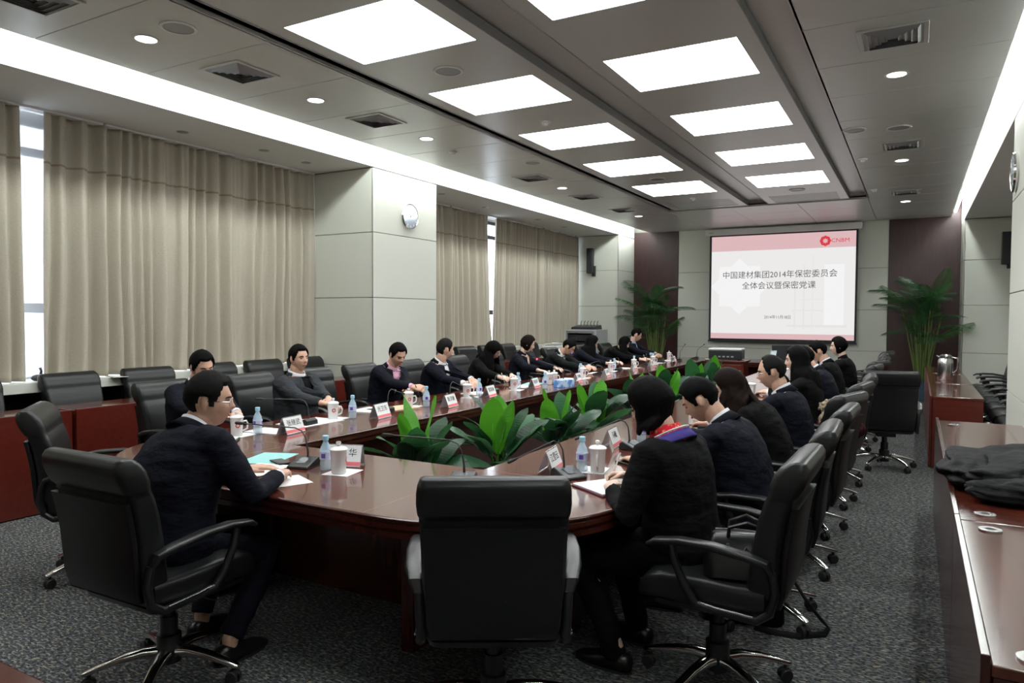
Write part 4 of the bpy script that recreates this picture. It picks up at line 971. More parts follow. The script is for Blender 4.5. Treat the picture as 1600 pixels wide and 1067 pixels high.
def mic(x, y, deg, label, tip=(0.0, -0.36, 0.17), bend=0.11, red=False):
    """conference microphone; gooseneck rises at the back of the base and reaches towards local -Y"""
    t = thing('gooseneck_microphone', label, 'microphone', (x, y, E_TOP), R(deg), 'gooseneck microphones on the conference table')
    mb = MB().add([(-0.065, -0.075, 0), (0.065, -0.075, 0), (0.065, 0.075, 0), (-0.065, 0.075, 0), (-0.060, -0.072, 0.014), (0.060, -0.072, 0.014), (0.060, 0.05, 0.050), (-0.060, 0.05, 0.050), (0.062, 0.072, 0.036), (-0.062, 0.072, 0.036)],
        [(0, 3, 2, 1), (4, 5, 6, 7), (7, 6, 8, 9), (0, 1, 5, 4), (1, 2, 8, 6, 5), (2, 3, 9, 8), (3, 0, 4, 7, 9)])
    obj('base', mb, black_plastic, t, bevel=0.005)
    obj('display', MB().add([(-0.025, -0.035, 0.0275), (0.025, -0.035, 0.0275), (0.025, 0.025, 0.0455), (-0.025, 0.025, 0.0455)], [(0, 1, 2, 3)]), mic_lens, t)
    tx, ty, tz = tip   # offset of the tip in world axes, turned into the base's own axes
    _c, _s = math.cos(R(deg)), math.sin(R(deg)); tx, ty = _c*tx+_s*ty, -_s*tx+_c*ty
    pts = [Vector((0, 0.04, 0.046)), Vector((0, 0.042, 0.075)), Vector((tx*0.03, 0.04+ty*0.03, 0.075+bend*0.6)), Vector((tx*0.09, 0.04+ty*0.09, 0.075+bend*0.92)), Vector((tx*0.2, 0.04+ty*0.2, 0.082+bend))]
    e = Vector((tx, ty, tz)); pts += [pts[-1].lerp(e, k/4) for k in (1, 2, 3, 4)]
    obj('gooseneck', MB().tube(pts, [0.0065, 0.006]+[0.0036]*(len(pts)-2), 8), dark_metal, t, smooth='auto')
    d = (pts[-1]-pts[-2]).normalized()
    hd = obj('mic_head', MB().tube([e-d*0.005, e+d*0.01, e+d*0.04], [0.006, 0.009, 0.0085], 10, round_ends=True), mic_foam, t, smooth='auto')
    if red: obj('light_ring', MB().tube([e-d*0.016, e-d*0.004], 0.0098, 12), red_led, t, smooth='auto')
    return t
seat = ['looking-down man at the left table corner', 'man in the grey suit', 'man in the pink shirt', 'man turned along the table', 'woman in the orange striped top', 'woman with short brown hair', 'young man with bowed head', 'woman in glasses with dark hair', 'woman bent over writing', 'upright man at the far left']
# window-side row
LC = [(-4.00, 3.28, -3.98, 3.41), (-3.99, 4.19, -3.93, 4.31), (-3.94, 5.09, -3.86, 5.20), (-3.89, 5.97, -3.87, 6.11), (-3.83, 6.82, -3.90, 6.98), (-3.80, 8.62, -3.93, 8.76), (-3.92, 9.90, -3.96, 10.06), (-3.86, 10.74, -3.95, 10.9), (-3.88, 11.74, -3.97, 11.88), (-4.02, 13.1, None, None)]
for i, (cx, cy, bx, by) in enumerate(LC):
    who = seat[min(i if i < 5 else i, 9)]
    cup(cx, cy, (-30, -38, -40, -42, -44, -46, -48, -50, -50, -50)[i], 'white lidded mug with red emblem before the ' + who)
    sheet('paper_napkin', cx+0.01, cy+0.04, 8, 0.13, 0.17, paper, 'white paper mat under the mug before the ' + who, 'mat', group='paper mats under the mugs')
    if bx: bottle(bx+0.035, by-0.0, 20*i, 'small blue-capped water bottle beside the mug before the ' + who)
bottle(-3.62, 7.16, 30, 'small blue-capped water bottle standing by the blue tissue box')
names = ['张继武', '光卫东', '耿洪敏', '郭英梅', '陈丽华', '李晓明', '王志强', '刘文', '赵敏']
NP = [(-3.77, 3.55), (-3.72, 4.44), (-3.63, 5.28), (-3.73, 6.14), (-3.75, 7.15), (-3.62, 8.05), (-3.60, 8.92), (-3.72, 10.35), (-3.70, 11.1), (-3.72, 12.4)]
for i, (x, y) in enumerate(NP):
    nameplate(x, y, -90+8, 'white tent name plate with red band, %s along the window side of the table' % (num+['tenth'])[i], (names+['孙伟'])[i])
TIPS = [(-0.28, -0.16, 0.19), (-0.03, 0.30, 0.13), (-0.03, 0.30, 0.13), (0.0, 0.32, 0.16), (-0.22, -0.22, 0.30), (-0.1, -0.25, 0.14), (-0.2, 0.15, 0.14), (-0.1, 0.25, 0.13), (-0.15, 0.2, 0.14), (0.05, 0.28, 0.28), (0.1, 0.28, 0.26)]
for i, (x, y) in enumerate([(-3.98, 3.88), (-3.92, 4.72), (-3.86, 5.56), (-3.93, 6.50), (-3.76, 7.85), (-3.86, 9.3), (-3.9, 10.1), (-3.9, 11.35), (-3.9, 12.2), (-3.8, 12.9), (-3.7, 13.7)]):
    w = ['before the looking-down man', 'between the first two name plates', 'before the pink shirt', 'before the turned man', 'with a red lit ring before the brown-haired woman', 'before the bowed young man', 'beside his neighbour', 'before the woman in glasses', 'before the upright man', 'at the unoccupied far seat', 'last on the window side'][i]
    mic(x, y, -85, 'black gooseneck microphone, window side, ' + w, tip=TIPS[i], red=(i == 4))
for i, (x, y, dg, w, h, m_, lb) in enumerate([(-4.02, 3.98, 0, 0.30, 0.42, paper, 'white document under the phone, before the grey suit'), (-3.95, 3.52, 6, 0.28, 0.2, paper, 'white sheet behind the first name plate'),
    (-4.1, 4.75, 5, 0.22, 0.30, paper, 'white pages at the grey-suited man\'s elbow'), (-3.98, 4.92, -12, 0.24, 0.42, kraft, 'open tan folder before the pink shirt'), (-4.02, 6.35, -10, 0.2, 0.28, paper, 'open notebook under the turned man\'s hands'),
    (-3.95, 7.22, 5, 0.2, 0.28, paper, 'white notebook of the striped-top woman'), (-3.98, 7.55, 12, 0.2, 0.3, teal_paper, 'teal folder beside the striped-top woman'), (-3.85, 8.3, 0, 0.3, 0.42, paper, 'loose white pages before the brown-haired woman'),
    (-3.95, 9.45, 8, 0.2, 0.28, paper, 'white notebook of the young man with bowed head'), (-3.95, 10.55, 0, 0.2, 0.25, paper, 'white notebook of the woman in glasses'), (-3.92, 12.15, 0, 0.2, 0.25, paper, 'white notebook of the far writing woman'), (-3.92, 12.75, 5, 0.2, 0.28, paper, 'white notebook of the upright man'),
    (-3.35, 13.75, 20, 0.3, 0.2, paper, 'white sheet at the far table corner by the projector')]):
    o = sheet('folder' if m_ in (kraft, teal_paper) else 'document', x, y, dg, w, h, m_, lb, 'folder' if m_ in (kraft, teal_paper) else 'paper', th=0.006 if i != 0 else 0.003)
def phone(x, y, deg, label, z):
    t = thing('mobile_phone', label, 'phone', (x, y, z), R(deg), 'mobile phones on the table')
    obj('phone_body', MB().box(-0.035, 0.035, -0.07, 0.07, 0, 0.008), black_plastic, t, bevel=0.003); obj('screen', MB().box(-0.031, 0.031, -0.06, 0.06, 0.0082, 0.0088), mic_lens, t)
    return t
phone(-4.0, 3.93, 70, 'black phone lying on the white document before the grey suit', E_TOP+0.0032)
t = thing('tissue_box', 'blue and white tissue box before the brown-haired woman', 'tissue box', (-3.52, 7.45, E_TOP), R(-12))
obj('box', MB().box(-0.06, 0.06, -0.12, 0.12, 0, 0.085), tissue_m, t, bevel=0.003); obj('slot', MB().ell((0, 0, 0.086), (0.02, 0.06, 0.001), 16, 4), white_m, t)
for k, (x, y) in enumerate(((-3.80, 7.62), (-3.79, 7.74))): cup(x, y, -40, 'white lidded mug behind the blue tissue box, %s of two' % ('left', 'right')[k])
# near end and door-side row
sheet('paper_napkin', -2.60, 2.80, 12, 0.15, 0.17, paper, 'white paper mat under the mug at the near end of the table', 'mat', group='paper mats under the mugs')
cup(-2.60, 2.77, 30, 'white lidded mug at the near end of the table, handle to the right'); bottle(-2.72, 2.80, 130, 'small blue-capped water bottle beside the near-end mug')
nameplate(-2.70, 2.93, 22, 'tent name plate behind the near-end mug, ending in 华', '　　华')
mic(-2.88, 2.80, 15, 'black gooseneck microphone before the man with glasses, reaching left', tip=(-0.36, -0.10, 0.22), bend=0.12)
mic(-1.93, 2.92, 20, 'black gooseneck microphone behind the empty front chair, reaching left', tip=(-0.36, -0.10, 0.22), bend=0.12)
mic(-1.53, 3.30, 60, 'black gooseneck microphone on the seam beside the first right bottle', tip=(-0.22, -0.16, 0.10), bend=0.10)
mic(-1.50, 4.20, 70, 'black gooseneck microphone beside the second right bottle', tip=(-0.26, -0.22, 0.09), bend=0.10)
sheet('paper_napkin', -1.48, 3.52, 10, 0.13, 0.17, paper, 'white paper mat under the first right mug', 'mat', group='paper mats under the mugs')
cup(-1.45, 3.49, 200, 'white lidded mug beside the hands of the near woman with the scarf'); bottle(-1.53, 3.47, 10, 'blue-capped water bottle on the right, nearest the camera')
cup(-1.45, 4.52, 200, 'white lidded mug half hidden behind the near woman\'s hair'); bottle(-1.55, 4.47, 60, 'blue-capped water bottle half hidden by the near woman\'s face')
nameplate(-1.68, 3.40, 100, 'tent name plate on the right side nearest the camera', '江登云'); nameplate(-1.66, 4.22, 96, 'tent name plate on the right side behind the first one', '马敏')
for i, (y, w) in enumerate(((5.4, 'third'), (6.4, 'fourth'), (7.6, 'fifth'), (8.8, 'sixth'), (10.0, 'seventh'))):
    cup(-1.46, y, 200, 'white lidded mug on the right wing of the table, %s from the camera' % w)
t = thing('notebook', 'open white notebook with dark red cover under the near woman\'s hands', 'notebook', (-1.28, 3.16, E_TOP), R(-32))
obj('cover', MB().box(-0.13, 0.13, -0.10, 0.10, 0, 0.006), mat('maroon_cover', (0.12, 0.01, 0.04), 0.4), t, bevel=0.002); obj('pages', MB().box(-0.125, 0.125, -0.095, 0.095, 0.0062, 0.014), paper, t, bevel=0.002)
sheet('document', -1.36, 4.05, 28, 0.13, 0.19, paper, 'white card lying by the second right microphone', z=E_TOP+0.001)
t = obj('black_notebook', MB().box(-0.08, 0.08, -0.12, 0.12, 0, 0.012), bag_m, loc=(-1.32, 3.78, E_TOP), rot=(0, 0, R(60)), bevel=0.003); tag(t, 'closed black notebook on the table behind the near woman\'s hands', 'notebook')
sheet('document', -1.32, 4.95, 15, 0.22, 0.30, paper, 'white pages before the man with the bald spot'); sheet('document', -1.3, 5.9, 0, 0.22, 0.30, paper, 'white pages before the balding man')
sheet('document', -2.72, 2.46, -24, 0.21, 0.30, paper, 'white sheet under the right hand of the man with glasses', z=E_TOP); sheet('document', -3.02, 2.62, 12, 0.21, 0.28, paper, 'white sheet under the left hand of the man with glasses', z=E_TOP+0.002)
sheet('folder', -3.22, 2.86, 20, 0.22, 0.31, teal_paper, 'pale blue folder beside the arm of the man with glasses', 'folder', z=E_TOP)
phone(-3.06, 2.80, 70, 'black phone beside the pale blue folder', E_TOP+0.004)
t = thing('leather_binder', 'open black leather binder before the looking-down man', 'binder', (-3.93, 3.02, E_TOP), R(-50))
obj('cover', MB().box(-0.12, 0.12, -0.16, 0.16, 0, 0.012), bag_m, t, bevel=0.004); obj('pages', MB().box(-0.11, 0.11, -0.15, 0.15, 0.0122, 0.018), paper, t)

# ------------------------------------------------------------------ people
def sstep(a, b, x):
    t = max(0.0, min(1.0, (x-a)/(b-a))); return t*t*(3-2*t)
def head_pt(d, sex='m', fat=0.0):
    """surface point of the head for a unit direction, head frame: y forward, z up, origin between the ears"""
    x, y, z = 0.074*d.x, 0.095*d.y, 0.120*d.z
    k = max(0.0, min(1.0, (-d.z-0.05)/0.95))
    x *= 1-(0.36-fat*0.2)*k**1.3
    if d.y < 0: y *= 1-0.60*k
    else: y = y*(1-0.08*k)+0.012*k
    if d.z > 0.2: y *= 1-0.08*max(0, d.z-0.2); x *= 1+0.05*math.sin(math.pi*d.z)
    if d.y < 0: x *= 1.0+0.06*(-d.y); y *= 1.04
    x *= 1+fat*0.35*math.exp(-((z+0.05)/0.05)**2)
    if d.y > 0.15:
        w = sstep(0.15, 0.5, d.y)
        def gq(u, s): return math.exp(-(u/s)**2)
        y -= 0.010*w*gq(abs(x)-0.030, 0.015)*gq(z-0.006, 0.014)
        y += 0.004*w*gq(z-0.030, 0.010)*gq(x, 0.05)
        nz = max(0.0, min(1.0, (0.022-z)/0.046)) if z > -0.026 else max(0.0, 1-(-0.026-z)/0.012)
        y += 0.026*w*nz*gq(x, 0.0125)
        y += 0.008*w*gq(x, 0.017)*gq(z+0.028, 0.010)*0.6
        y += 0.008*w*gq(x, 0.024)*(gq(z+0.052, 0.007)+gq(z+0.066, 0.008))
        y += 0.008*w*gq(x, 0.022)*gq(z+0.098, 0.016)
        y += 0.004*w*gq(abs(x)-0.040, 0.016)*gq(z+0.022, 0.018)
    return Vector((x, y, z))
def sphere_dirs(nu, nv):
    rows = []
    for i in range(nv+1):
        th = math.pi*i/nv; s = max(math.sin(th), 0.015)
        rows.append([Vector((s*math.sin(2*math.pi*k/nu), s*math.cos(2*math.pi*k/nu), -math.cos(th))).normalized() for k in range(nu)])
    return rows
DIRS = sphere_dirs(44, 34)
def hair_thick(d, style):
    az = abs(math.degrees(math.atan2(d.x, d.y))); z = 0.12*d.z
    top = 0.014 if style != 'bald' else 0.007
    if style in ('short', 'bald'):
        if az < 42: line = 0.072 if style == 'short' else 0.098
        elif az < 68: line = (0.072 if style == 'short' else 0.098)-(az-42)/26*(0.072 if style == 'short' else 0.098)+0.0
        elif az < 84: line = -0.020
        elif az < 108: line = 0.022
        elif az < 125: line = 0.022-(az-108)/17*0.085
        else: line = -0.072
    else:
        if az < 40: line = 0.045 if style == 'bangs' else 0.068
        elif az < 62: line = (0.045 if style == 'bangs' else 0.068)-(az-40)/22*0.09
        else: line = -0.10
    m = sstep(line-0.004, line+0.010, z)
    th = 0.006+(top)*sstep(-0.06, 0.08, z)
    if style in ('long', 'bangs', 'wavy', 'short_f'): th += 0.006
    if style == 'bob': th += 0.009
    return -0.012+(th+0.012)*m
def ring_pts(c, r, f, a, b, n=20, e=2.4):
    out = []
    for k in range(n):
        t = 2*math.pi*k/n; ct, st = math.cos(t), math.sin(t)
        out.append(c + r*(a*math.copysign(abs(ct)**(2/e), ct)) + f*(b*math.copysign(abs(st)**(2/e), st)))
    return out
def ik(A, B, l1, l2, pole):
    d = B-A; L = d.length
    if L > (l1+l2)*0.985: B = A+d.normalized()*(l1+l2)*0.985; d = B-A; L = d.length
    x = (l1*l1-l2*l2+L*L)/(2*L); h = math.sqrt(max(l1*l1-x*x, 0.0004)); n = d.normalized()
    p = (pole-n*pole.dot(n)).normalized()
    return A+n*x+p*h, B
def hand_mb(mb, W, fwd, palm, side, pose, s=1.0):
    """palm and five fingers; fwd = direction of the hand, palm = direction the palm faces, side = +1 when the thumb is on fwd x palm"""
    fwd = fwd.normalized(); palm = (palm-fwd*palm.dot(fwd)).normalized(); tv = fwd.cross(palm)*side
    up = -palm
    # palm
    rg = []
    for t, a, b in ((-0.02, 0.026, 0.020), (0.015, 0.031, 0.018), (0.05, 0.040, 0.016), (0.085, 0.040, 0.014), (0.098, 0.036, 0.011)):
        rg.append(ring_pts(W+fwd*t*s, tv, up, a*s, b*s, 14, 2.6))
    mb.loft(rg)
    curl = {'flat': (0.12, 0.2, 0.15), 'rest': (0.35, 0.45, 0.35), 'write': (0.75, 0.95, 0.6), 'grip': (0.9, 1.1, 0.8)}[pose]
    for i, (off, L, r_) in enumerate(((0.030, 0.072, 0.0090), (0.010, 0.080, 0.0092), (-0.011, 0.074, 0.0088), (-0.031, 0.058, 0.0080))):
        p = W+fwd*0.088*s+tv*off*s; d = (fwd+tv*off*2.2).normalized(); ax = tv; pts = [p-d*0.02*s, p]; cur = d; down = palm
        ang = 0
        for j, fr in enumerate((0.45, 0.30, 0.25)):
            ang += curl[j]*(1.0 if i else 0.8)
            v = (d*math.cos(ang)+down*math.sin(ang)).normalized(); pts.append(pts[-1]+v*L*fr*s)
        mb.tube(pts, [r_*s, r_*s, r_*0.95*s, r_*0.88*s, r_*0.72*s], 8, round_ends=True)
    p = W+fwd*0.025*s+tv*0.026*s
    c2 = 0.5 if pose in ('write', 'grip') else 0.1
    a1 = (fwd*0.75+tv*0.75+palm*c2).normalized(); a2 = (fwd*1.0+tv*(0.25-c2*0.5)+palm*c2).normalized()
    mb.tube([p, p+a1*0.035*s, p+a1*0.035*s+a2*0.030*s, p+a1*0.035*s+a2*0.055*s], [0.0135*s, 0.0115*s, 0.010*s, 0.008*s], 8, round_ends=True)
def wrinkle(me, sd, fq, amp):
    n = len(me.vertices); co = [0.0]*(3*n); no = [0.0]*(3*n)
    me.vertices.foreach_get('co', co); me.vertices.foreach_get('normal', no)
    for i in range(n):
        x, y, z = co[3*i:3*i+3]
        v = noise.noise(Vector((x*fq[0], y*fq[1], z*fq[2]))+sd)+0.5*noise.noise(Vector((x*fq[0]*2.1, y*fq[1]*2.1, z*fq[2]*2.0))+sd)
        for k in range(3): co[3*i+k] += no[3*i+k]*amp*v
    me.vertices.foreach_set('co', co); me.update()
def person(label, x, y, deg, lean=8, twist=0, hy=0, hp=0, hr=0, lh=None, rh=None, lpose='rest', rpose='rest', sex='m', style='short', hairm=None, jacket=None, shirt=None,
           collar=None, vopen=True, glasses=False, sc=1.0, fine=False, feet=None, build=1.0, hip=0.565, shirt_low=0.42, pen=None, lookup=0.0, cuffs=True, trouser=None, lapel=True, pen_label=None, hem=-0.045):
    """x, y, deg place the hips (facing local +Y); hand targets are world points; hy/hp/hr turn, nod and tilt the head (degrees)"""
    hairm = hairm or hair_m; jacket = jacket or navy; shirt = shirt or white_c; collar = collar or shirt; trouser = trouser or jacket
    root = thing('person', label, 'person', (x, y, 0), R(deg), 'people seated round the conference table')
    Mi = (Matrix.Translation((x, y, 0)) @ Matrix.Rotation(R(deg), 4, 'Z')).inverted()
    P = Vector((0, 0, hip)); L = 0.50*sc; N = 14
    # spine
    pts = [P-Vector((0, 0, 0.10))]; spine = []
    c = P.copy(); 
    for i in range(N+1):
        t = i/N; a = R(lean)*(0.35+1.3*t)
        spine.append((c.copy(), Vector((0, math.sin(a), math.cos(a))), R(twist)*t)); c = c+Vector((0, math.sin(a), math.cos(a)))*L/N
    def fr(t):
        f_ = t*N; i = max(0, min(N-1, int(math.floor(f_)))); u = f_-i
        c0, d0, w0 = spine[i]; c1, d1, w1 = spine[i+1]
        cc = c0+(c1-c0)*u; dd = (d0+(d1-d0)*u).normalized(); w = w0+(w1-w0)*u
        r_ = Vector((math.cos(w), math.sin(w), 0)); r_ = (r_-dd*r_.dot(dd)).normalized(); f2 = dd.cross(r_)
        return cc, r_, f2, dd
    wd = (1.0 if sex == 'm' else 0.88)*build
    TS = [(-0.16, 0.175, 0.120), (-0.05, 0.185, 0.135), (0.10, 0.178, 0.132), (0.30, 0.172, 0.125), (0.48, 0.188, 0.130), (0.64, 0.200, 0.130), (0.76, 0.208, 0.122), (0.85, 0.206, 0.105), (0.91, 0.175, 0.088), (0.955, 0.118, 0.070), (0.99, 0.070, 0.062), (1.02, 0.058, 0.058)]
    def torso(mb, off, lo=-1.0, hi=2.0, n=28):
        rg = []
        for t, a, b in TS:
            if t < lo or t > hi: continue
            cc, r_, f2, dd = fr(t); belly = 0.02*build*math.exp(-((t-0.2)/0.2)**2) if sex == 'm' else 0.0
            rg.append(ring_pts(cc+f2*(0.01+belly*0.5), r_, f2, a*wd+off, (b*(0.5+0.5*build)+belly*0.5)+off, n, 2.5))
        mb.loft(rg)
    nb, nr, nf, nd = fr(1.0)
    sh = []
    for s in (-1, 1):
        cc, r_, f2, dd = fr(0.865); sh.append(cc+r_*(s*0.172*wd)-dd*0.012)
    # head
    Q = Matrix.Rotation(R(hy), 4, 'Z') @ Matrix.Rotation(-R(hp), 4, 'X') @ Matrix.Rotation(R(hr), 4, 'Y')
    piv = nb+nd*0.055*sc+nf*0.008
    hs = 0.965*sc if sex == 'm' else 0.93*sc
    HM = Matrix.Translation(piv) @ Q @ Matrix.Translation((0, 0.018, 0.085*sc)) @ Matrix.Scale(hs, 4)
    body = MB()
    fat = max(0, build-1)*1.2
    body.loft([[HM @ head_pt(d, sex, fat) for d in row] for row in DIRS])
    for s in (-1, 1):
        st = len(body.v); body.ell((0, 0, 0), (0.010, 0.018, 0.031), 12, 8)
        body.xf(HM @ Matrix.Translation((s*0.080, -0.008, -0.004)) @ Matrix.Rotation(R(-18*s), 4, 'Z') @ Matrix.Rotation(R(10), 4, 'X'), st)
    hbase = HM @ Vector((0, -0.022, -0.055))
    nk = 0.056 if sex == 'm' else 0.046
    body.tube([nb-nd*0.08, nb, nb.lerp(hbase, 0.55), hbase], [nk*0.9, nk*0.98, nk*build**0.7, nk*0.98], 18)
    torso(body, -0.030)
    # arms
    tg = []
    for k, (tgt, s) in enumerate(((lh, -1), (rh, 1))):
        S = sh[k]
        Wd = (Mi @ Vector(tgt)) if tgt else Vector((s*0.17, 0.36, 0.60))
        pole = Vector((s*0.75, -0.35, -0.9))
        E_, Wd = ik(S, Wd, 0.285*sc, 0.255*sc, pole)
        tg.append((S, E_, Wd, s))
        body.tube([S, S.lerp(E_, 0.5), E_, E_.lerp(Wd, 0.35), Wd], [0.042, 0.040, 0.036, 0.034, 0.025], 12)
    for k, (S, E_, Wd, s) in enumerate(tg):
        pose = (lpose, rpose)[k]
        fw = (Wd-E_).normalized(); tgt = (lh, rh)[k]
        if tgt:
            fw = Vector((fw.x-s*0.25, fw.y, fw.z*0.35-0.06)).normalized()
            pm = Vector((0, 0, -1)) if pose in ('flat', 'rest') else Vector((-s*0.65, 0.1, -0.75))
            if pose == 'grip': pm = Vector((-s*0.9, 0.3, 0.0)); fw = Vector((-s*0.2, 0.4, 0.9))
        else: pm = Vector((0, 0, -1)); fw = Vector((-s*0.2, 1, -0.2))
        hand_mb(body, Wd+fw*0.012, fw, pm, s if True else 1, pose, 1.0*sc if sex == 'm' else 0.9*sc)
    # legs
    legs = []
    ft = feet or [(-0.13, 0.40), (0.13, 0.42)]
    for k, s in enumerate((-1, 1)):
        Hp = P+Vector((s*0.09, 0.02, -0.035)); A = Vector((ft[k][0], ft[k][1], 0.095))
        K, A = ik(Hp, A, 0.43*sc, 0.41*sc, Vector((s*0.12, 1.0, 0.9)))
        legs.append((Hp, K, A, s)); body.tube([Hp, Hp.lerp(K, 0.5), K, K.lerp(A, 0.3), A, A-Vector((0, 0, 0.05))], [0.074, 0.066, 0.054, 0.052, 0.036, 0.034], 14)
        fd = Vector((s*0.12, 1, 0)).normalized()
        body.loft([ring_pts(A+fd*q+Vector((0, 0, zz)), Vector((fd.y, -fd.x, 0)), Vector((0, 0, 1)), a_, b_, 12) for q, zz, a_, b_ in ((-0.045, -0.06, 0.022, 0.022), (0.0, -0.055, 0.032, 0.03), (0.08, -0.065, 0.036, 0.022), (0.14, -0.072, 0.034, 0.015), (0.165, -0.075, 0.02, 0.008))])
    vx = 0.0058 if fine else 0.0072
    sk = skin if sex == 'm' else skin_pale
    me = evald('body', body, [('REMESH', dict(mode='VOXEL', voxel_size=vx)), ('SMOOTH', dict(factor=0.5, iterations=1 if fine else 1)), ('DECIMATE', dict(ratio=0.38 if fine else 0.30))], sk)
    put('body', me, root)
    # face details
    for s in (-1, 1):
        obj('eye', MB().ell((0, 0, 0), (0.0115, 0.005, 0.0034), 12, 6).xf(HM @ Matrix.Translation((s*0.031, head_pt(Vector((s*0.33, 0.94, 0.04)).normalized()).y+0.0015, 0.004))), eye_m, root, smooth=True)
        bp = []
        for q in (0.012, 0.024, 0.036, 0.047):
            zz = 0.024+0.004*math.sin((q-0.012)/0.035*math.pi); d = Vector((s*q/0.074, 1, zz/0.12)); d = Vector((d.x, math.sqrt(max(0.05, 1-d.x*d.x-d.z*d.z)), d.z)).normalized()
            h_ = head_pt(d, sex, fat); bp.append(HM @ (h_+Vector((0, 0.0035, 0))))
        obj('eyebrow', MB().tube(bp, [0.0022, 0.0034, 0.003, 0.0016], 6), hairm, root)
    obj('mouth', MB().ell((0, 0, 0), (0.023, 0.006, 0.0062), 14, 6).xf(HM @ Matrix.Translation((0, head_pt(Vector((0, 0.87, -0.49)).normalized(), sex, fat).y+0.0022, -0.0585))), lip_m, root, smooth=True)
    # hair
    hb = MB()
    if style in ('short', 'bald'):
        rows = [[HM @ (head_pt(d, sex, fat)+d*(hair_thick(d, style)+0.003*noise.noise(d*9+Vector((x, y, 0))))) for d in row] for row in DIRS]
        hb.loft(rows); obj('hair', hb, hairm, root, smooth=True)
    else:
        hb.loft([[HM @ (head_pt(d, sex)+d*hair_thick(d, style)) for d in row] for row in DIRS])
        grav = (HM.to_3x3().inverted() @ Vector((0, 0, -1))).normalized()
        length = {'bob': 0.185, 'bangs': 0.27, 'long': 0.36, 'wavy': 0.32, 'short_f': 0.065}[style]
        nst = 34; rnd = random.Random(int(x*1000)+int(y*77))
        a0 = 72
        for k in range(nst):
            az = R(a0+(360-2*a0)*k/(nst-1)); el = R(34)
            pts = []
            for e_ in (66, 48, 30, 14, 2):
                d = Vector((math.sin(az)*math.cos(R(e_)), math.cos(az)*math.cos(R(e_)), math.sin(R(e_))))
                pts.append(HM @ (head_pt(d, sex)+d*((0.018 if style == 'bob' else 0.008)+0.004*rnd.random())))
            q = pts[-1]; out = Vector((math.sin(az), math.cos(az), 0)); ow = HM.to_3x3() @ out; ow.z = 0
            ow = ow.normalized() if ow.length > 0.01 else Vector((0, -1, 0))
            nseg = 5; wl = 0.018 if style == 'wavy' else 0.004
            if style in ('bob', 'short_f'): ow = ow*-0.12
            for j in range(nseg):
                step = length/nseg*rnd.uniform(0.9, 1.1)
                drift = ow*(0.010 if j < 3 else 0.004) if style not in ('bob', 'short_f') else ow*0.06
                q = q+Vector((0, 0, -step))+drift+Vector((wl*math.sin(k*1.7+j*1.9), wl*math.cos(k*2.3+j*2.1), 0))
                # keep hair outside the shoulders: push outwards by the torso width
                for (cc, dd_, w_) in spine[9:]:
                    dv = q-cc; hd = Vector((dv.x, dv.y, 0)); 
                    if abs(dv.z) < 0.05 and hd.length < 0.125:
                        q = q+hd.normalized()*(0.125-hd.length)*0.6+Vector((0, 0, 0.012))
                pts.append(q)
            r0 = 0.014 if style != 'wavy' else 0.016
            hb.tube(pts, [r0*0.9]*5+[r0]*(nseg-1)+[r0*0.55], 7)
        me = evald('hair', hb, [('REMESH', dict(mode='VOXEL', voxel_size=0.0075 if fine else 0.010)), ('SMOOTH', dict(factor=0.4, iterations=1)), ('DECIMATE', dict(ratio=0.6))], hairm)
        put('hair', me, root)
    # clothing: shirt, jacket, trousers, shoes, cuffs
    nr_ = lambda v: v
    sb = MB(); torso(sb, -0.008, 0.05, 0.985)
    me = sb.mesh('shirt', shirt, True); put('shirt', me, root)
    cm = MB(); rg = []
    for q, rr, th in ((-0.030, 1.30, 0), (0.000, 1.14, 0), (0.022, 1.10, 0), (0.023, 1.03, 0), (0.000, 1.02, 0)):
        cc = nb+nd*q; pts_ = ring_pts(cc, nr, nf, nk*rr*build+0.004, nk*rr*build+0.006, 22, 2.0)
        # the collar dips at the throat and rises at the nape
        pts_ = [p_-nd*(0.020*max(0, (p_-cc).dot(nf)/0.06)) + nd*(0.008*max(0, -(p_-cc).dot(nf)/0.06)) for p_ in pts_]; rg.append(pts_)
    cm.loft(rg, cap=False); obj('shirt_collar', cm, collar, root, smooth=True)
    if vopen:
        jc = []
        for q, rr in ((-0.045, 1.75), (-0.004, 1.34), (0.008, 1.24), (0.002, 1.16), (-0.03, 1.3)):
            jc.append([nb+nd*(q+0.006*math.sin(math.pi*k/16)) - nr*math.cos(math.pi*k/16)*(nk*rr*build+0.004) - nf*(math.sin(math.pi*k/16)*1.25-0.25)*(nk*rr*build+0.002) for k in range(17)])
        obj('jacket_collar', MB().loft([list(c_) for c_ in zip(*jc)]), jacket, root, smooth=True)
    jb = MB(); torso(jb, 0.010, -1, 0.985)
    for (S, E_, Wd, s) in tg:
        U = (E_-Wd).normalized(); en = Wd+U*0.022
        jb.tube([S+Vector((-s*0.05, 0, 0.012)), S, S.lerp(E_, 0.45), E_+(E_-Wd).normalized()*0.008, E_.lerp(en, 0.4), en], [0.062*build, 0.070*build, 0.062*build, 0.054, 0.049, 0.041], 16)
    if sex == 'm' or True:
        cc, r_, f2, dd = fr(0.02)
        for s in (-1, 1): jb.tube([P+Vector((s*0.075, 0.0, -0.01)), P+Vector((s*0.09, 0.14, -0.015))], [0.100, 0.088], 14, round_ends=True)
    jm = evald('jacket', jb, [('REMESH', dict(mode='VOXEL', voxel_size=0.0095 if fine else 0.012)), ('SMOOTH', dict(factor=0.6, iterations=3))], jacket)
    # wrinkles
    sd = Vector((x*3, y*3, 0))
    wrinkle(jm, sd, (9, 9, 16), 0.006)
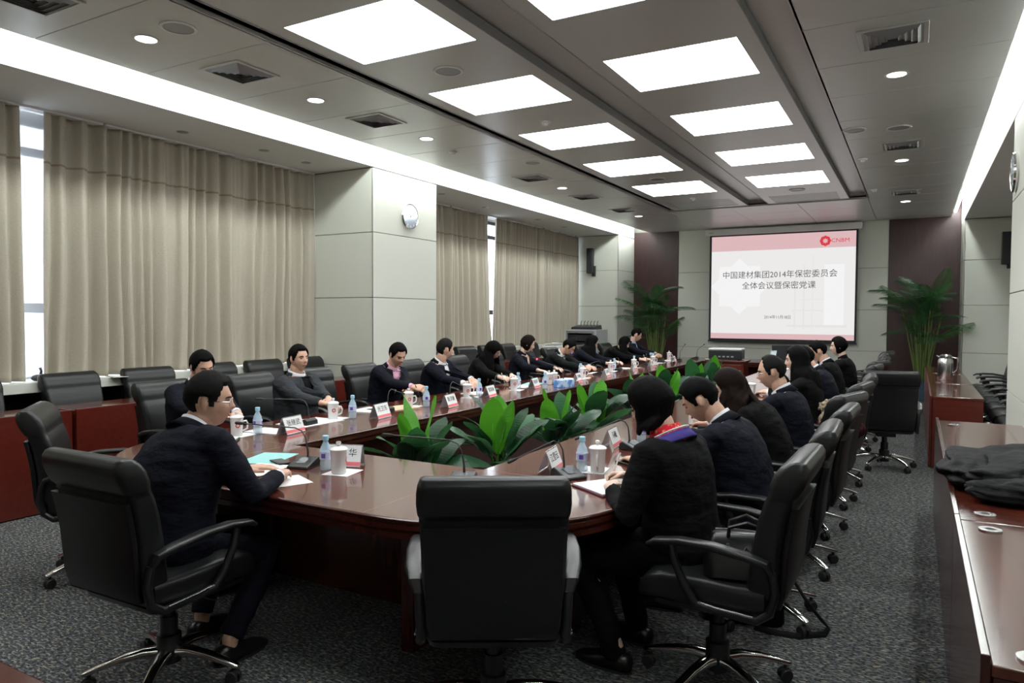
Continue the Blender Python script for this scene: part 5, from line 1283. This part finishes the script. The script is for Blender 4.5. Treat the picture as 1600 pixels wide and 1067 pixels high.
    if vopen:
        bm = bmesh.new(); bm.from_mesh(jm); dead = []
        for f in bm.faces:
            c_ = f.calc_center_median(); best = None
            t = max(0.0, min(1.0, (c_-P).dot((nb-P).normalized())/(nb-P).length))
            cc, r_, f2, dd = fr(t); dv = c_-cc; 
            fd_ = dv.dot(f2); dep_ = 0.13*(0.5+0.5*build)+0.05 if t < 0.8 else 0.13*(0.5+0.5*build)+0.03
            if 0.035 < fd_ < dep_ and t > shirt_low and f.normal.dot(f2) > 0.15:
                w = min(0.052, (t-shirt_low)/(1-shirt_low)*0.078)+0.002
                if abs(dv.dot(r_)) < w: dead.append(f)
        bmesh.ops.delete(bm, geom=dead, context='FACES')
        bm.to_mesh(jm); bm.free()
    jo = put('jacket', jm, root)
    if vopen and lapel:
        bvh = BVHTree.FromPolygons([v.co for v in jm.vertices], [p.vertices[:] for p in jm.polygons])
        for s in (-1, 1):
            lm = MB(); rg = []
            for j in range(9):
                t = shirt_low-0.01+(0.97-shirt_low)*j/8; cc, r_, f2, dd = fr(min(t, 0.985)); w0 = min(0.052, (t-shirt_low)/(1-shirt_low)*0.078)-0.004; wl_ = 0.012+0.042*math.sin(math.pi*min(1, (j+0.6)/8.6))**0.7
                if j > 5: w0 += 0.006
                row = []
                for ww in (w0, w0+wl_*0.5, w0+wl_):
                    o_ = cc+r_*(s*ww)+f2*0.4; hit = bvh.ray_cast(o_, -f2, 0.5)
                    p_ = hit[0] if hit[0] is not None else cc+r_*(s*ww)+f2*0.10
                    row.append((p_, f2))
                rg.append([row[0][0]+f2*0.002, row[1][0]+f2*0.006, row[2][0]+f2*0.005, row[2][0]+f2*0.0005, row[1][0]+f2*0.001, row[0][0]-f2*0.003])
            lm.loft(rg); obj('lapel', lm, jacket, jo, smooth=False)
    if cuffs:
        for (S, E_, Wd, s) in tg:
            U = (E_-Wd).normalized()
            obj('shirt_cuff', MB().tube([Wd+U*0.035, Wd+U*0.002, Wd-U*0.004], [0.036, 0.0335, 0.030], 16), collar if cuffs is True else cuffs, root, smooth='auto')
    tb = MB()
    for Hp, K, A, s in legs:
        tb.tube([Hp-Vector((0, 0.08, 0)), Hp, Hp.lerp(K, 0.5), K, K.lerp(A, 0.35), K.lerp(A, 0.7), A+Vector((0, 0, hem))], [0.085, 0.088*build, 0.080, 0.069, 0.066, 0.058, 0.053], 16)
    tb.ell(P+Vector((0, -0.02, -0.02)), (0.17, 0.11, 0.09))
    me = evald('trousers', tb, [('REMESH', dict(mode='VOXEL', voxel_size=0.013)), ('SMOOTH', dict(factor=0.6, iterations=2))], trouser)
    wrinkle(me, sd, (10, 14, 14), 0.006)
    put('trousers', me, root)
    for Hp, K, A, s in legs:
        fd = Vector((s*0.12, 1, 0)).normalized(); rt = Vector((fd.y, -fd.x, 0)); up = Vector((0, 0, 1)); A0 = Vector((A.x, A.y, 0))
        rg = [ring_pts(A0+fd*q+up*zz, rt, up, a_, b_, 16, 2.4) for q, zz, a_, b_ in ((-0.075, 0.045, 0.02, 0.02), (-0.065, 0.045, 0.036, 0.040), (-0.02, 0.046, 0.041, 0.044), (0.04, 0.042, 0.043, 0.040), (0.10, 0.032, 0.048, 0.030), (0.15, 0.026, 0.046, 0.024), (0.19, 0.020, 0.034, 0.018), (0.205, 0.016, 0.018, 0.012))]
        so = obj('shoe', MB().loft(rg), bag_m, root, smooth=True)
        obj('sole', MB().loft([[p_.to_3d()*1 for p_ in [A0+fd*(math.cos(2*math.pi*k/18)*0.14+0.062)+rt*(math.sin(2*math.pi*k/18)*0.048)+up*zz for k in range(18)]] for zz in (0.0, 0.010)]), rubber, so)
    if glasses:
        gm = MB()
        for s in (-1, 1):
            pts_ = []; cx = s*0.033
            for k in range(15):
                a_ = 2*math.pi*k/14; pts_.append(HM @ Vector((cx+0.026*math.cos(a_), 0.096-0.02*abs(s*0.033+0.026*math.cos(a_))**1.0*6*0.12, 0.002+0.018*math.sin(a_))))
            gm.tube(pts_, 0.0016, 5)
            gm.tube([HM @ Vector((s*0.059, 0.094, 0.008)), HM @ Vector((s*0.078, 0.07, 0.010)), HM @ Vector((s*0.083, 0.0, 0.008))], 0.0018, 5)
        gm.tube([HM @ Vector((-0.008, 0.100, 0.006)), HM @ Vector((0.008, 0.100, 0.006))], 0.0016, 5)
        obj('glasses', gm, glasses if glasses is not True else dark_metal, root)
    if pen:
        S, E_, Wd, s = tg[1 if pen == 'r' else 0]
        fw = (Wd-E_).normalized(); tip = Wd+Vector((fw.x*0.085-s*0.02, fw.y*0.085, 0)); 
        Mw = Mi.inverted(); a_ = Mw @ Vector((tip.x, tip.y, 0)); a_.z = TH+0.018; b_ = a_+(Mw.to_3x3() @ Vector((s*0.03, -0.035, 0.13)))
        o = obj('pen', MB().tube([(0, 0, 0), (b_-a_)*0.1, (b_-a_)*0.95, b_-a_], [0.001, 0.0042, 0.0045, 0.003], 8), ink if jacket is not black_c else porcelain, loc=a_, smooth='auto')
        tag(o, 'pen held in the writing hand of the ' + label.split(' in ')[0].split(' with ')[0], 'pen')
        o['label'] = pen_label or 'pen held by the ' + ' '.join(label.split(',')[0].split()[:12])
    root['_'] = 0; del root['_']
    return root, HM, tg, (nb, nr, nf, nd), fr
TZ = TH+0.035
# man with glasses, back to the camera, at the near end
person('man in a navy suit and thin glasses, back to the camera at the near left', -2.86, 1.93, 6, lean=24, twist=-24, hy=-52, hp=6, hr=2, lh=(-2.95, 2.44, TZ+0.01), rh=(-2.66, 2.42, TZ+0.015), lpose='flat', rpose='rest',
       glasses=steel, sc=1.06, fine=True, build=1.22, hem=0.02, feet=[(-0.12, 0.34), (0.20, 0.20)], hairm=hair_grey, vopen=True)
# window side
LX_, HX = -4.86, -4.10
def Lp(label, y, **k): 
    y2 = k.pop('hand_y', y); X = k.pop('x', LX_); d = k.pop('deg', -88)
    if 'lh' not in k: k['lh'] = (HX, y2+0.12, TZ)
    if 'rh' not in k: k['rh'] = (HX, y2-0.12, TZ)
    return person(label, X, y, d, **k)
Lp('man in a dark suit looking down, behind the man with glasses', 3.56, lean=10, hy=-12, hp=22, hr=6, fine=True, rh=(-4.28, 3.22, 0.90), rpose='grip', lh=(-4.08, 3.45, TZ), jacket=navy, build=1.08)
Lp('heavy-set man in a grey suit over a black sweater, sitting back', 4.62, sc=0.97, lean=3, twist=4, hy=-10, hp=2, hr=2, fine=True, jacket=grey_c, shirt=black_c, collar=white_c, cuffs=False, build=1.12, lh=(-4.25, 4.50, 0.80), rh=(-4.22, 4.42, 0.80), shirt_low=0.30)
Lp('man in a dark suit and pink shirt, writing', 5.82, lean=17, twist=-12, hy=-20, hp=28, hr=3, fine=True, shirt=pink_c, hand_y=5.28, pen='r', rpose='write', lh=(-4.12, 5.42, TZ), rh=(-4.08, 5.52, TZ+0.05), sc=1.02)
Lp('heavy-set man in a navy suit turning to look down the table', 6.72, lean=14, twist=8, hy=58, hp=8, hr=0, fine=True, lh=(-4.05, 6.62, TZ), rh=(-4.05, 6.42, TZ), pen='r', rpose='write', build=1.12, hairm=hair_grey)
Lp('woman in a black jacket and orange striped top with glasses', 7.66, lean=20, twist=-6, hy=16, hp=28, hr=22, sex='f', style='bangs', jacket=black_c, shirt=stripe_c, collar=stripe_c, cuffs=False, glasses=True, lh=(-4.06, 7.45, TZ), rh=(-4.08, 7.18, TZ), rpose='write', pen='r', shirt_low=0.25)
Lp('woman in a dark suit with short brown hair, reading pages', 8.72, lean=12, twist=6, hy=26, hp=20, sex='f', style='short_f', hairm=hair_brown, jacket=navy, shirt=skin_pale, collar=navy, cuffs=False, lh=(-4.0, 8.78, TZ), rh=(-4.05, 8.2, TZ), shirt_low=0.5)
Lp('young man in a charcoal suit bowing his head to write', 9.74, lean=26, hy=14, hp=40, jacket=char_c, lh=(-4.08, 9.75, TZ), rh=(-4.0, 9.42, TZ), rpose='write', pen='r')
Lp('woman in glasses with dark hair over her shoulders, writing', 10.72, lean=24, hy=34, hp=22, sex='f', style='long', jacket=navy, glasses=True, lh=(-4.0, 10.85, TZ), rh=(-4.05, 10.45, TZ), cuffs=False, shirt=black_c, rpose='write')
Lp('woman in black bent low over the table, writing', 12.02, lean=31, hy=26, hp=30, sex='f', style='long', jacket=black_c, shirt=black_c, cuffs=False, lh=(-4.05, 12.2, TZ), rh=(-4.0, 11.9, TZ), pen='r', rpose='write')
Lp('man in a navy suit and pale blue shirt with glasses, farthest on the left', 13.18, lean=10, hy=26, hp=24, hr=-4, glasses=dark_metal, shirt=blue_c, lh=(-4.08, 13.1, TZ), rh=(-4.05, 12.8, TZ), pen='r', rpose='write', sc=1.04)
# door side: faces point to -X
RX_, RHX = -0.86, -1.32
def Rp(label, y, **k):
    X = k.pop('x', RX_); d = k.pop('deg', 88)
    if 'lh' not in k: k['lh'] = (RHX, y-0.14, TZ)
    if 'rh' not in k: k['rh'] = (RHX, y+0.14, TZ)
    return person(label, X, y, d, **k)
r1, HM1, tg1, (nb1, nr1, nf1, nd1), fr1 = Rp('woman in a black cardigan with a bob and a red scarf, nearest on the right', 3.10, x=-0.87, deg=76, lean=12, twist=0, hy=12, hp=24, hr=-3, sex='f', style='bob', jacket=black_c, shirt=black_c, collar=scarf_c, cuffs=False,
       lh=(-1.20, 3.06, TZ), rh=(-1.22, 3.36, TZ), lpose='write', rpose='write', glasses=True, fine=True, vopen=False, build=1.12, feet=[(-0.20, 0.22), (0.1, 0.3)], pen='r')
Rp('man in a navy suit with a small bald spot, second on the right', 3.82, deg=86, lean=22, hy=10, hp=34, fine=True, build=1.08, lh=(-1.30, 3.72, TZ), rh=(-1.32, 4.5, TZ+0.02), rpose='write', x=-0.72)
Rp('woman in black with long wavy hair, third on the right', 4.74, lean=26, hy=8, hp=26, sex='f', style='wavy', hairm=hair_brown, jacket=black_c, shirt=black_c, cuffs=False, vopen=False, x=-0.74, fine=True)
Rp('balding man in a navy suit with glasses, fourth on the right', 5.42, lean=14, hy=14, hp=14, style='bald', hairm=hair_grey, glasses=steel, build=1.1, fine=True, x=-0.72)
r5, HM5, tg5, (nb5, nr5, nf5, nd5), fr5 = Rp('woman with long straight black hair holding up a phone, fifth on the right', 6.78, lean=10, hy=8, hp=8, sex='f', style='long', jacket=black_c, shirt=black_c, cuffs=False, vopen=False, x=-0.78, rh=(-1.12, 6.98, 1.08), rpose='grip', lh=(-1.10, 6.75, 1.02))
Rp('man in a dark suit with thick hair and bowed head, sixth on the right', 7.86, lean=20, hy=10, hp=24, jacket=navy, x=-0.74)
Rp('person in dark clothes mostly hidden behind the bowed man, seventh on the right', 9.12, lean=15, hy=10, hp=20, jacket=black_c, x=-0.80)
Rp('woman in black with short full hair, hand at her chin, farthest on the right', 10.0, lean=8, hy=14, hp=6, sex='f', style='short_f', jacket=black_c, shirt=black_c, cuffs=False, x=-0.74, lh=(-1.05, 9.85, 1.06), lpose='grip', vopen=False)
# scarf and purple collar of the near woman
sm = MB(); rg = []
for q, a_, b_ in ((-0.05, 0.115, 0.095), (-0.02, 0.100, 0.085), (0.012, 0.078, 0.072), (0.030, 0.070, 0.066), (0.028, 0.060, 0.058)): rg.append([p_+Vector((0, 0, 0.004*math.sin(5*k))) for k, p_ in enumerate(ring_pts(nb1+nd1*q, nr1, nf1, a_, b_, 30, 2.0))])
sm.loft(rg, cap=False)
obj('scarf', sm, scarf_c, r1, smooth=True)
sm = MB(); rg = []
for q, a_, b_ in ((-0.066, 0.150, 0.115), (-0.058, 0.152, 0.118), (-0.020, 0.112, 0.100), (-0.022, 0.104, 0.094)):
    rg.append([nb1+nd1*(q+0.02*math.sin(math.pi*k/18)) - (nr1*math.cos(math.pi*k/18)*a_) - nf1*math.sin(math.pi*k/18)*b_ for k in range(19)])
sm.loft([list(c_) for c_ in zip(*rg)], cap=True)
obj('sailor_collar', sm, purple_c, r1, smooth=True)
sm = MB().tube([nb1+nd1*(-0.012+0.02*math.sin(math.pi*k/18)) - nr1*math.cos(math.pi*k/18)*0.110 - nf1*math.sin(math.pi*k/18)*0.100 for k in range(19)], 0.004, 6)
obj('collar_piping', sm, white_c, r1, smooth=True)
# white and red hood of the woman with the phone
sm = MB(); rg = []
for q, a_, b_ in ((-0.075, 0.140, 0.112), (-0.055, 0.138, 0.116), (-0.015, 0.092, 0.092), (-0.025, 0.085, 0.085)):
    rg.append([nb5+nd5*(q+0.02*math.sin(math.pi*k/18)) - (nr5*math.cos(math.pi*k/18)*a_) - nf5*math.sin(math.pi*k/18)*b_ for k in range(19)])
sm.loft([list(c_) for c_ in zip(*rg)], cap=True); obj('sailor_collar', sm, white_c, r5, smooth=True)
W5 = (Matrix.Translation((-0.78, 6.78, 0)) @ Matrix.Rotation(R(88), 4, 'Z')) @ tg5[1][2]
t = thing('mobile_phone', 'lit white phone held up by the woman with long straight hair', 'phone', (W5.x-0.045, W5.y-0.005, W5.z+0.03), R(30)); t.rotation_euler = (R(12), 0, R(60))
obj('phone_body', MB().box(-0.038, 0.038, 0.001, 0.010, 0, 0.15), white_m, t, bevel=0.003); obj('screen', MB().box(-0.034, 0.034, -0.0006, 0.0004, 0.010, 0.140), mat('phone_screen', (0.5, 0.6, 0.65), 0.3, emis=(0.6, 0.75, 0.8), estr=0.6), t)

# ------------------------------------------------------------------ bags, coats
def blob_mesh(name, c, r, amp, freq, m, seed, z0=None, nu=48, nv=28, squash=1.0, ridge=0.0):
    mb = MB(); rows = []
    for row in sphere_dirs(nu, nv):
        rr_ = []
        for d in row:
            n_ = noise.noise(d*freq+Vector((seed, 0, 0)))+0.5*noise.noise(d*freq*2.1+Vector((0, seed, 0)))
            n2 = abs(noise.noise(d*freq*1.3+Vector((0, 0, seed))))
            k = 1+amp*n_-ridge*n2
            p = Vector((d.x*r[0]*k, d.y*r[1]*k, d.z*r[2]*k))
            if z0 is not None and p.z+c[2] < z0: p.z = z0-c[2]+0.0008*abs(d.x)
            rr_.append(p+Vector(c))
        rows.append(rr_)
    return MB().loft(rows).mesh(name, m, True)
coat_m = cloth('coat_black', (0.004, 0.004, 0.0045), 0.6)
t = thing('folded_coat', 'crumpled black coat heaped on the right-hand desk', 'coat', (0, 0, 0)); t.location = (0.47, 4.10, 0.772)
def L_(p, o=(0.47, 4.10, 0.772)): return (p[0]-o[0], p[1]-o[1], p[2]-o[2])
put('coat_body', blob_mesh('coat_body', L_((0.46, 4.30, 0.80)), (0.36, 0.56, 0.12), 0.22, 1.5, coat_m, 3.0, -0.0, 72, 44, ridge=0.30), t)
put('sleeve', blob_mesh('sleeve', L_((0.52, 3.86, 0.80)), (0.34, 0.16, 0.07), 0.18, 1.8, coat_m, 7.0, -0.0, 48, 28, ridge=0.25), t, rot=(0, 0, R(8)))
put('sleeve', blob_mesh('sleeve', L_((0.26, 4.25, 0.82)), (0.15, 0.36, 0.07), 0.18, 1.8, coat_m, 11.0, -0.0, 48, 28, ridge=0.28), t)
# handbag on the nearest right chair
t = thing('handbag', 'black leather handbag with chrome clips on the nearest right chair', 'handbag', (-0.575, 2.94, 0.527), R(192))
mb = MB(); rg = []
for z, w, d in ((0.0, 0.14, 0.070), (0.015, 0.165, 0.082), (0.08, 0.165, 0.075), (0.14, 0.150, 0.055), (0.175, 0.135, 0.030), (0.18, 0.13, 0.022)):
    rg.append([(px, py, z+0.008*math.sin(px*30)) for px, py in rrect(w, d, d*0.7, 5)])
obj('bag_body', mb.loft(rg), bag_m, t, smooth='auto')
for s in (-1, 1):
    obj('handle', MB().tube([(-0.07, s*0.03, 0.165), (-0.065, s*0.05, 0.21), (0.0, s*0.058, 0.235), (0.065, s*0.05, 0.21), (0.07, s*0.03, 0.165)], 0.008, 8), bag_m, t, smooth='auto')
for a_, b_ in ((-0.07, 0.055), (0.07, 0.055), (0.0, 0.078), (-0.12, 0.06)):
    obj('clip', MB().tube([(a_, b_+0.008, 0.150), (a_+0.012, b_+0.015, 0.13), (a_+0.004, b_+0.017, 0.105), (a_-0.010, b_+0.014, 0.13), (a_, b_+0.008, 0.15)], 0.0035, 6), chrome, t, smooth='auto')
obj('zip', MB().tube([(-0.12, 0, 0.186), (-0.04, 0.004, 0.190), (0.05, -0.003, 0.190), (0.12, 0, 0.186)], 0.004, 6), chrome, t)
# bag on the floor
t = thing('shoulder_bag', 'black bag standing on the carpet behind the nearest right chair, strap on the floor', 'bag', (-0.75, 3.78, 0), R(15))
obj('bag_body', MB().loft([[(px, py, z) for px, py in rrect(w, d, 0.04, 4)] for z, w, d in ((0, 0.19, 0.06), (0.02, 0.20, 0.07), (0.26, 0.19, 0.06), (0.30, 0.17, 0.04), (0.305, 0.15, 0.02))]), coat_m, t, smooth='auto')
obj('strap', MB().tube([(0.17, 0, 0.27), (0.24, -0.03, 0.24), (0.30, -0.05, 0.15), (0.37, -0.04, 0.06), (0.41, -0.02, 0.012), (0.38, -0.10, 0.008), (0.25, -0.16, 0.008), (0.12, -0.14, 0.008), (0.05, -0.10, 0.008)], 0.020, 8, sq=0.25), coat_m, t, smooth='auto')
obj('buckle', MB().box(0.165, 0.19, -0.015, 0.015, 0.255, 0.285), chrome, t, bevel=0.003)
# fur-trimmed coat on a chair of the right row
t = thing('fur_trimmed_coat', 'dark coat with a brown fur collar draped on a chair beside the long-haired woman', 'coat', (-0.52, 6.42, 0.53))
put('coat_body', blob_mesh('coat_body', (0, 0, 0.16), (0.17, 0.20, 0.16), 0.2, 2.0, cloth('wine_coat', (0.05, 0.008, 0.012)), 5.0, 0.0, ridge=0.2), t)
put('fur_collar', blob_mesh('fur_collar', (-0.04, -0.04, 0.30), (0.12, 0.12, 0.07), 0.2, 5.0, fur_m, 9.0, nu=60, nv=36), t)
put('fur_collar', blob_mesh('fur_collar', (-0.08, -0.14, 0.20), (0.07, 0.07, 0.09), 0.2, 5.0, fur_m, 2.0), t)

bpy.data.scenes.remove(TMP)
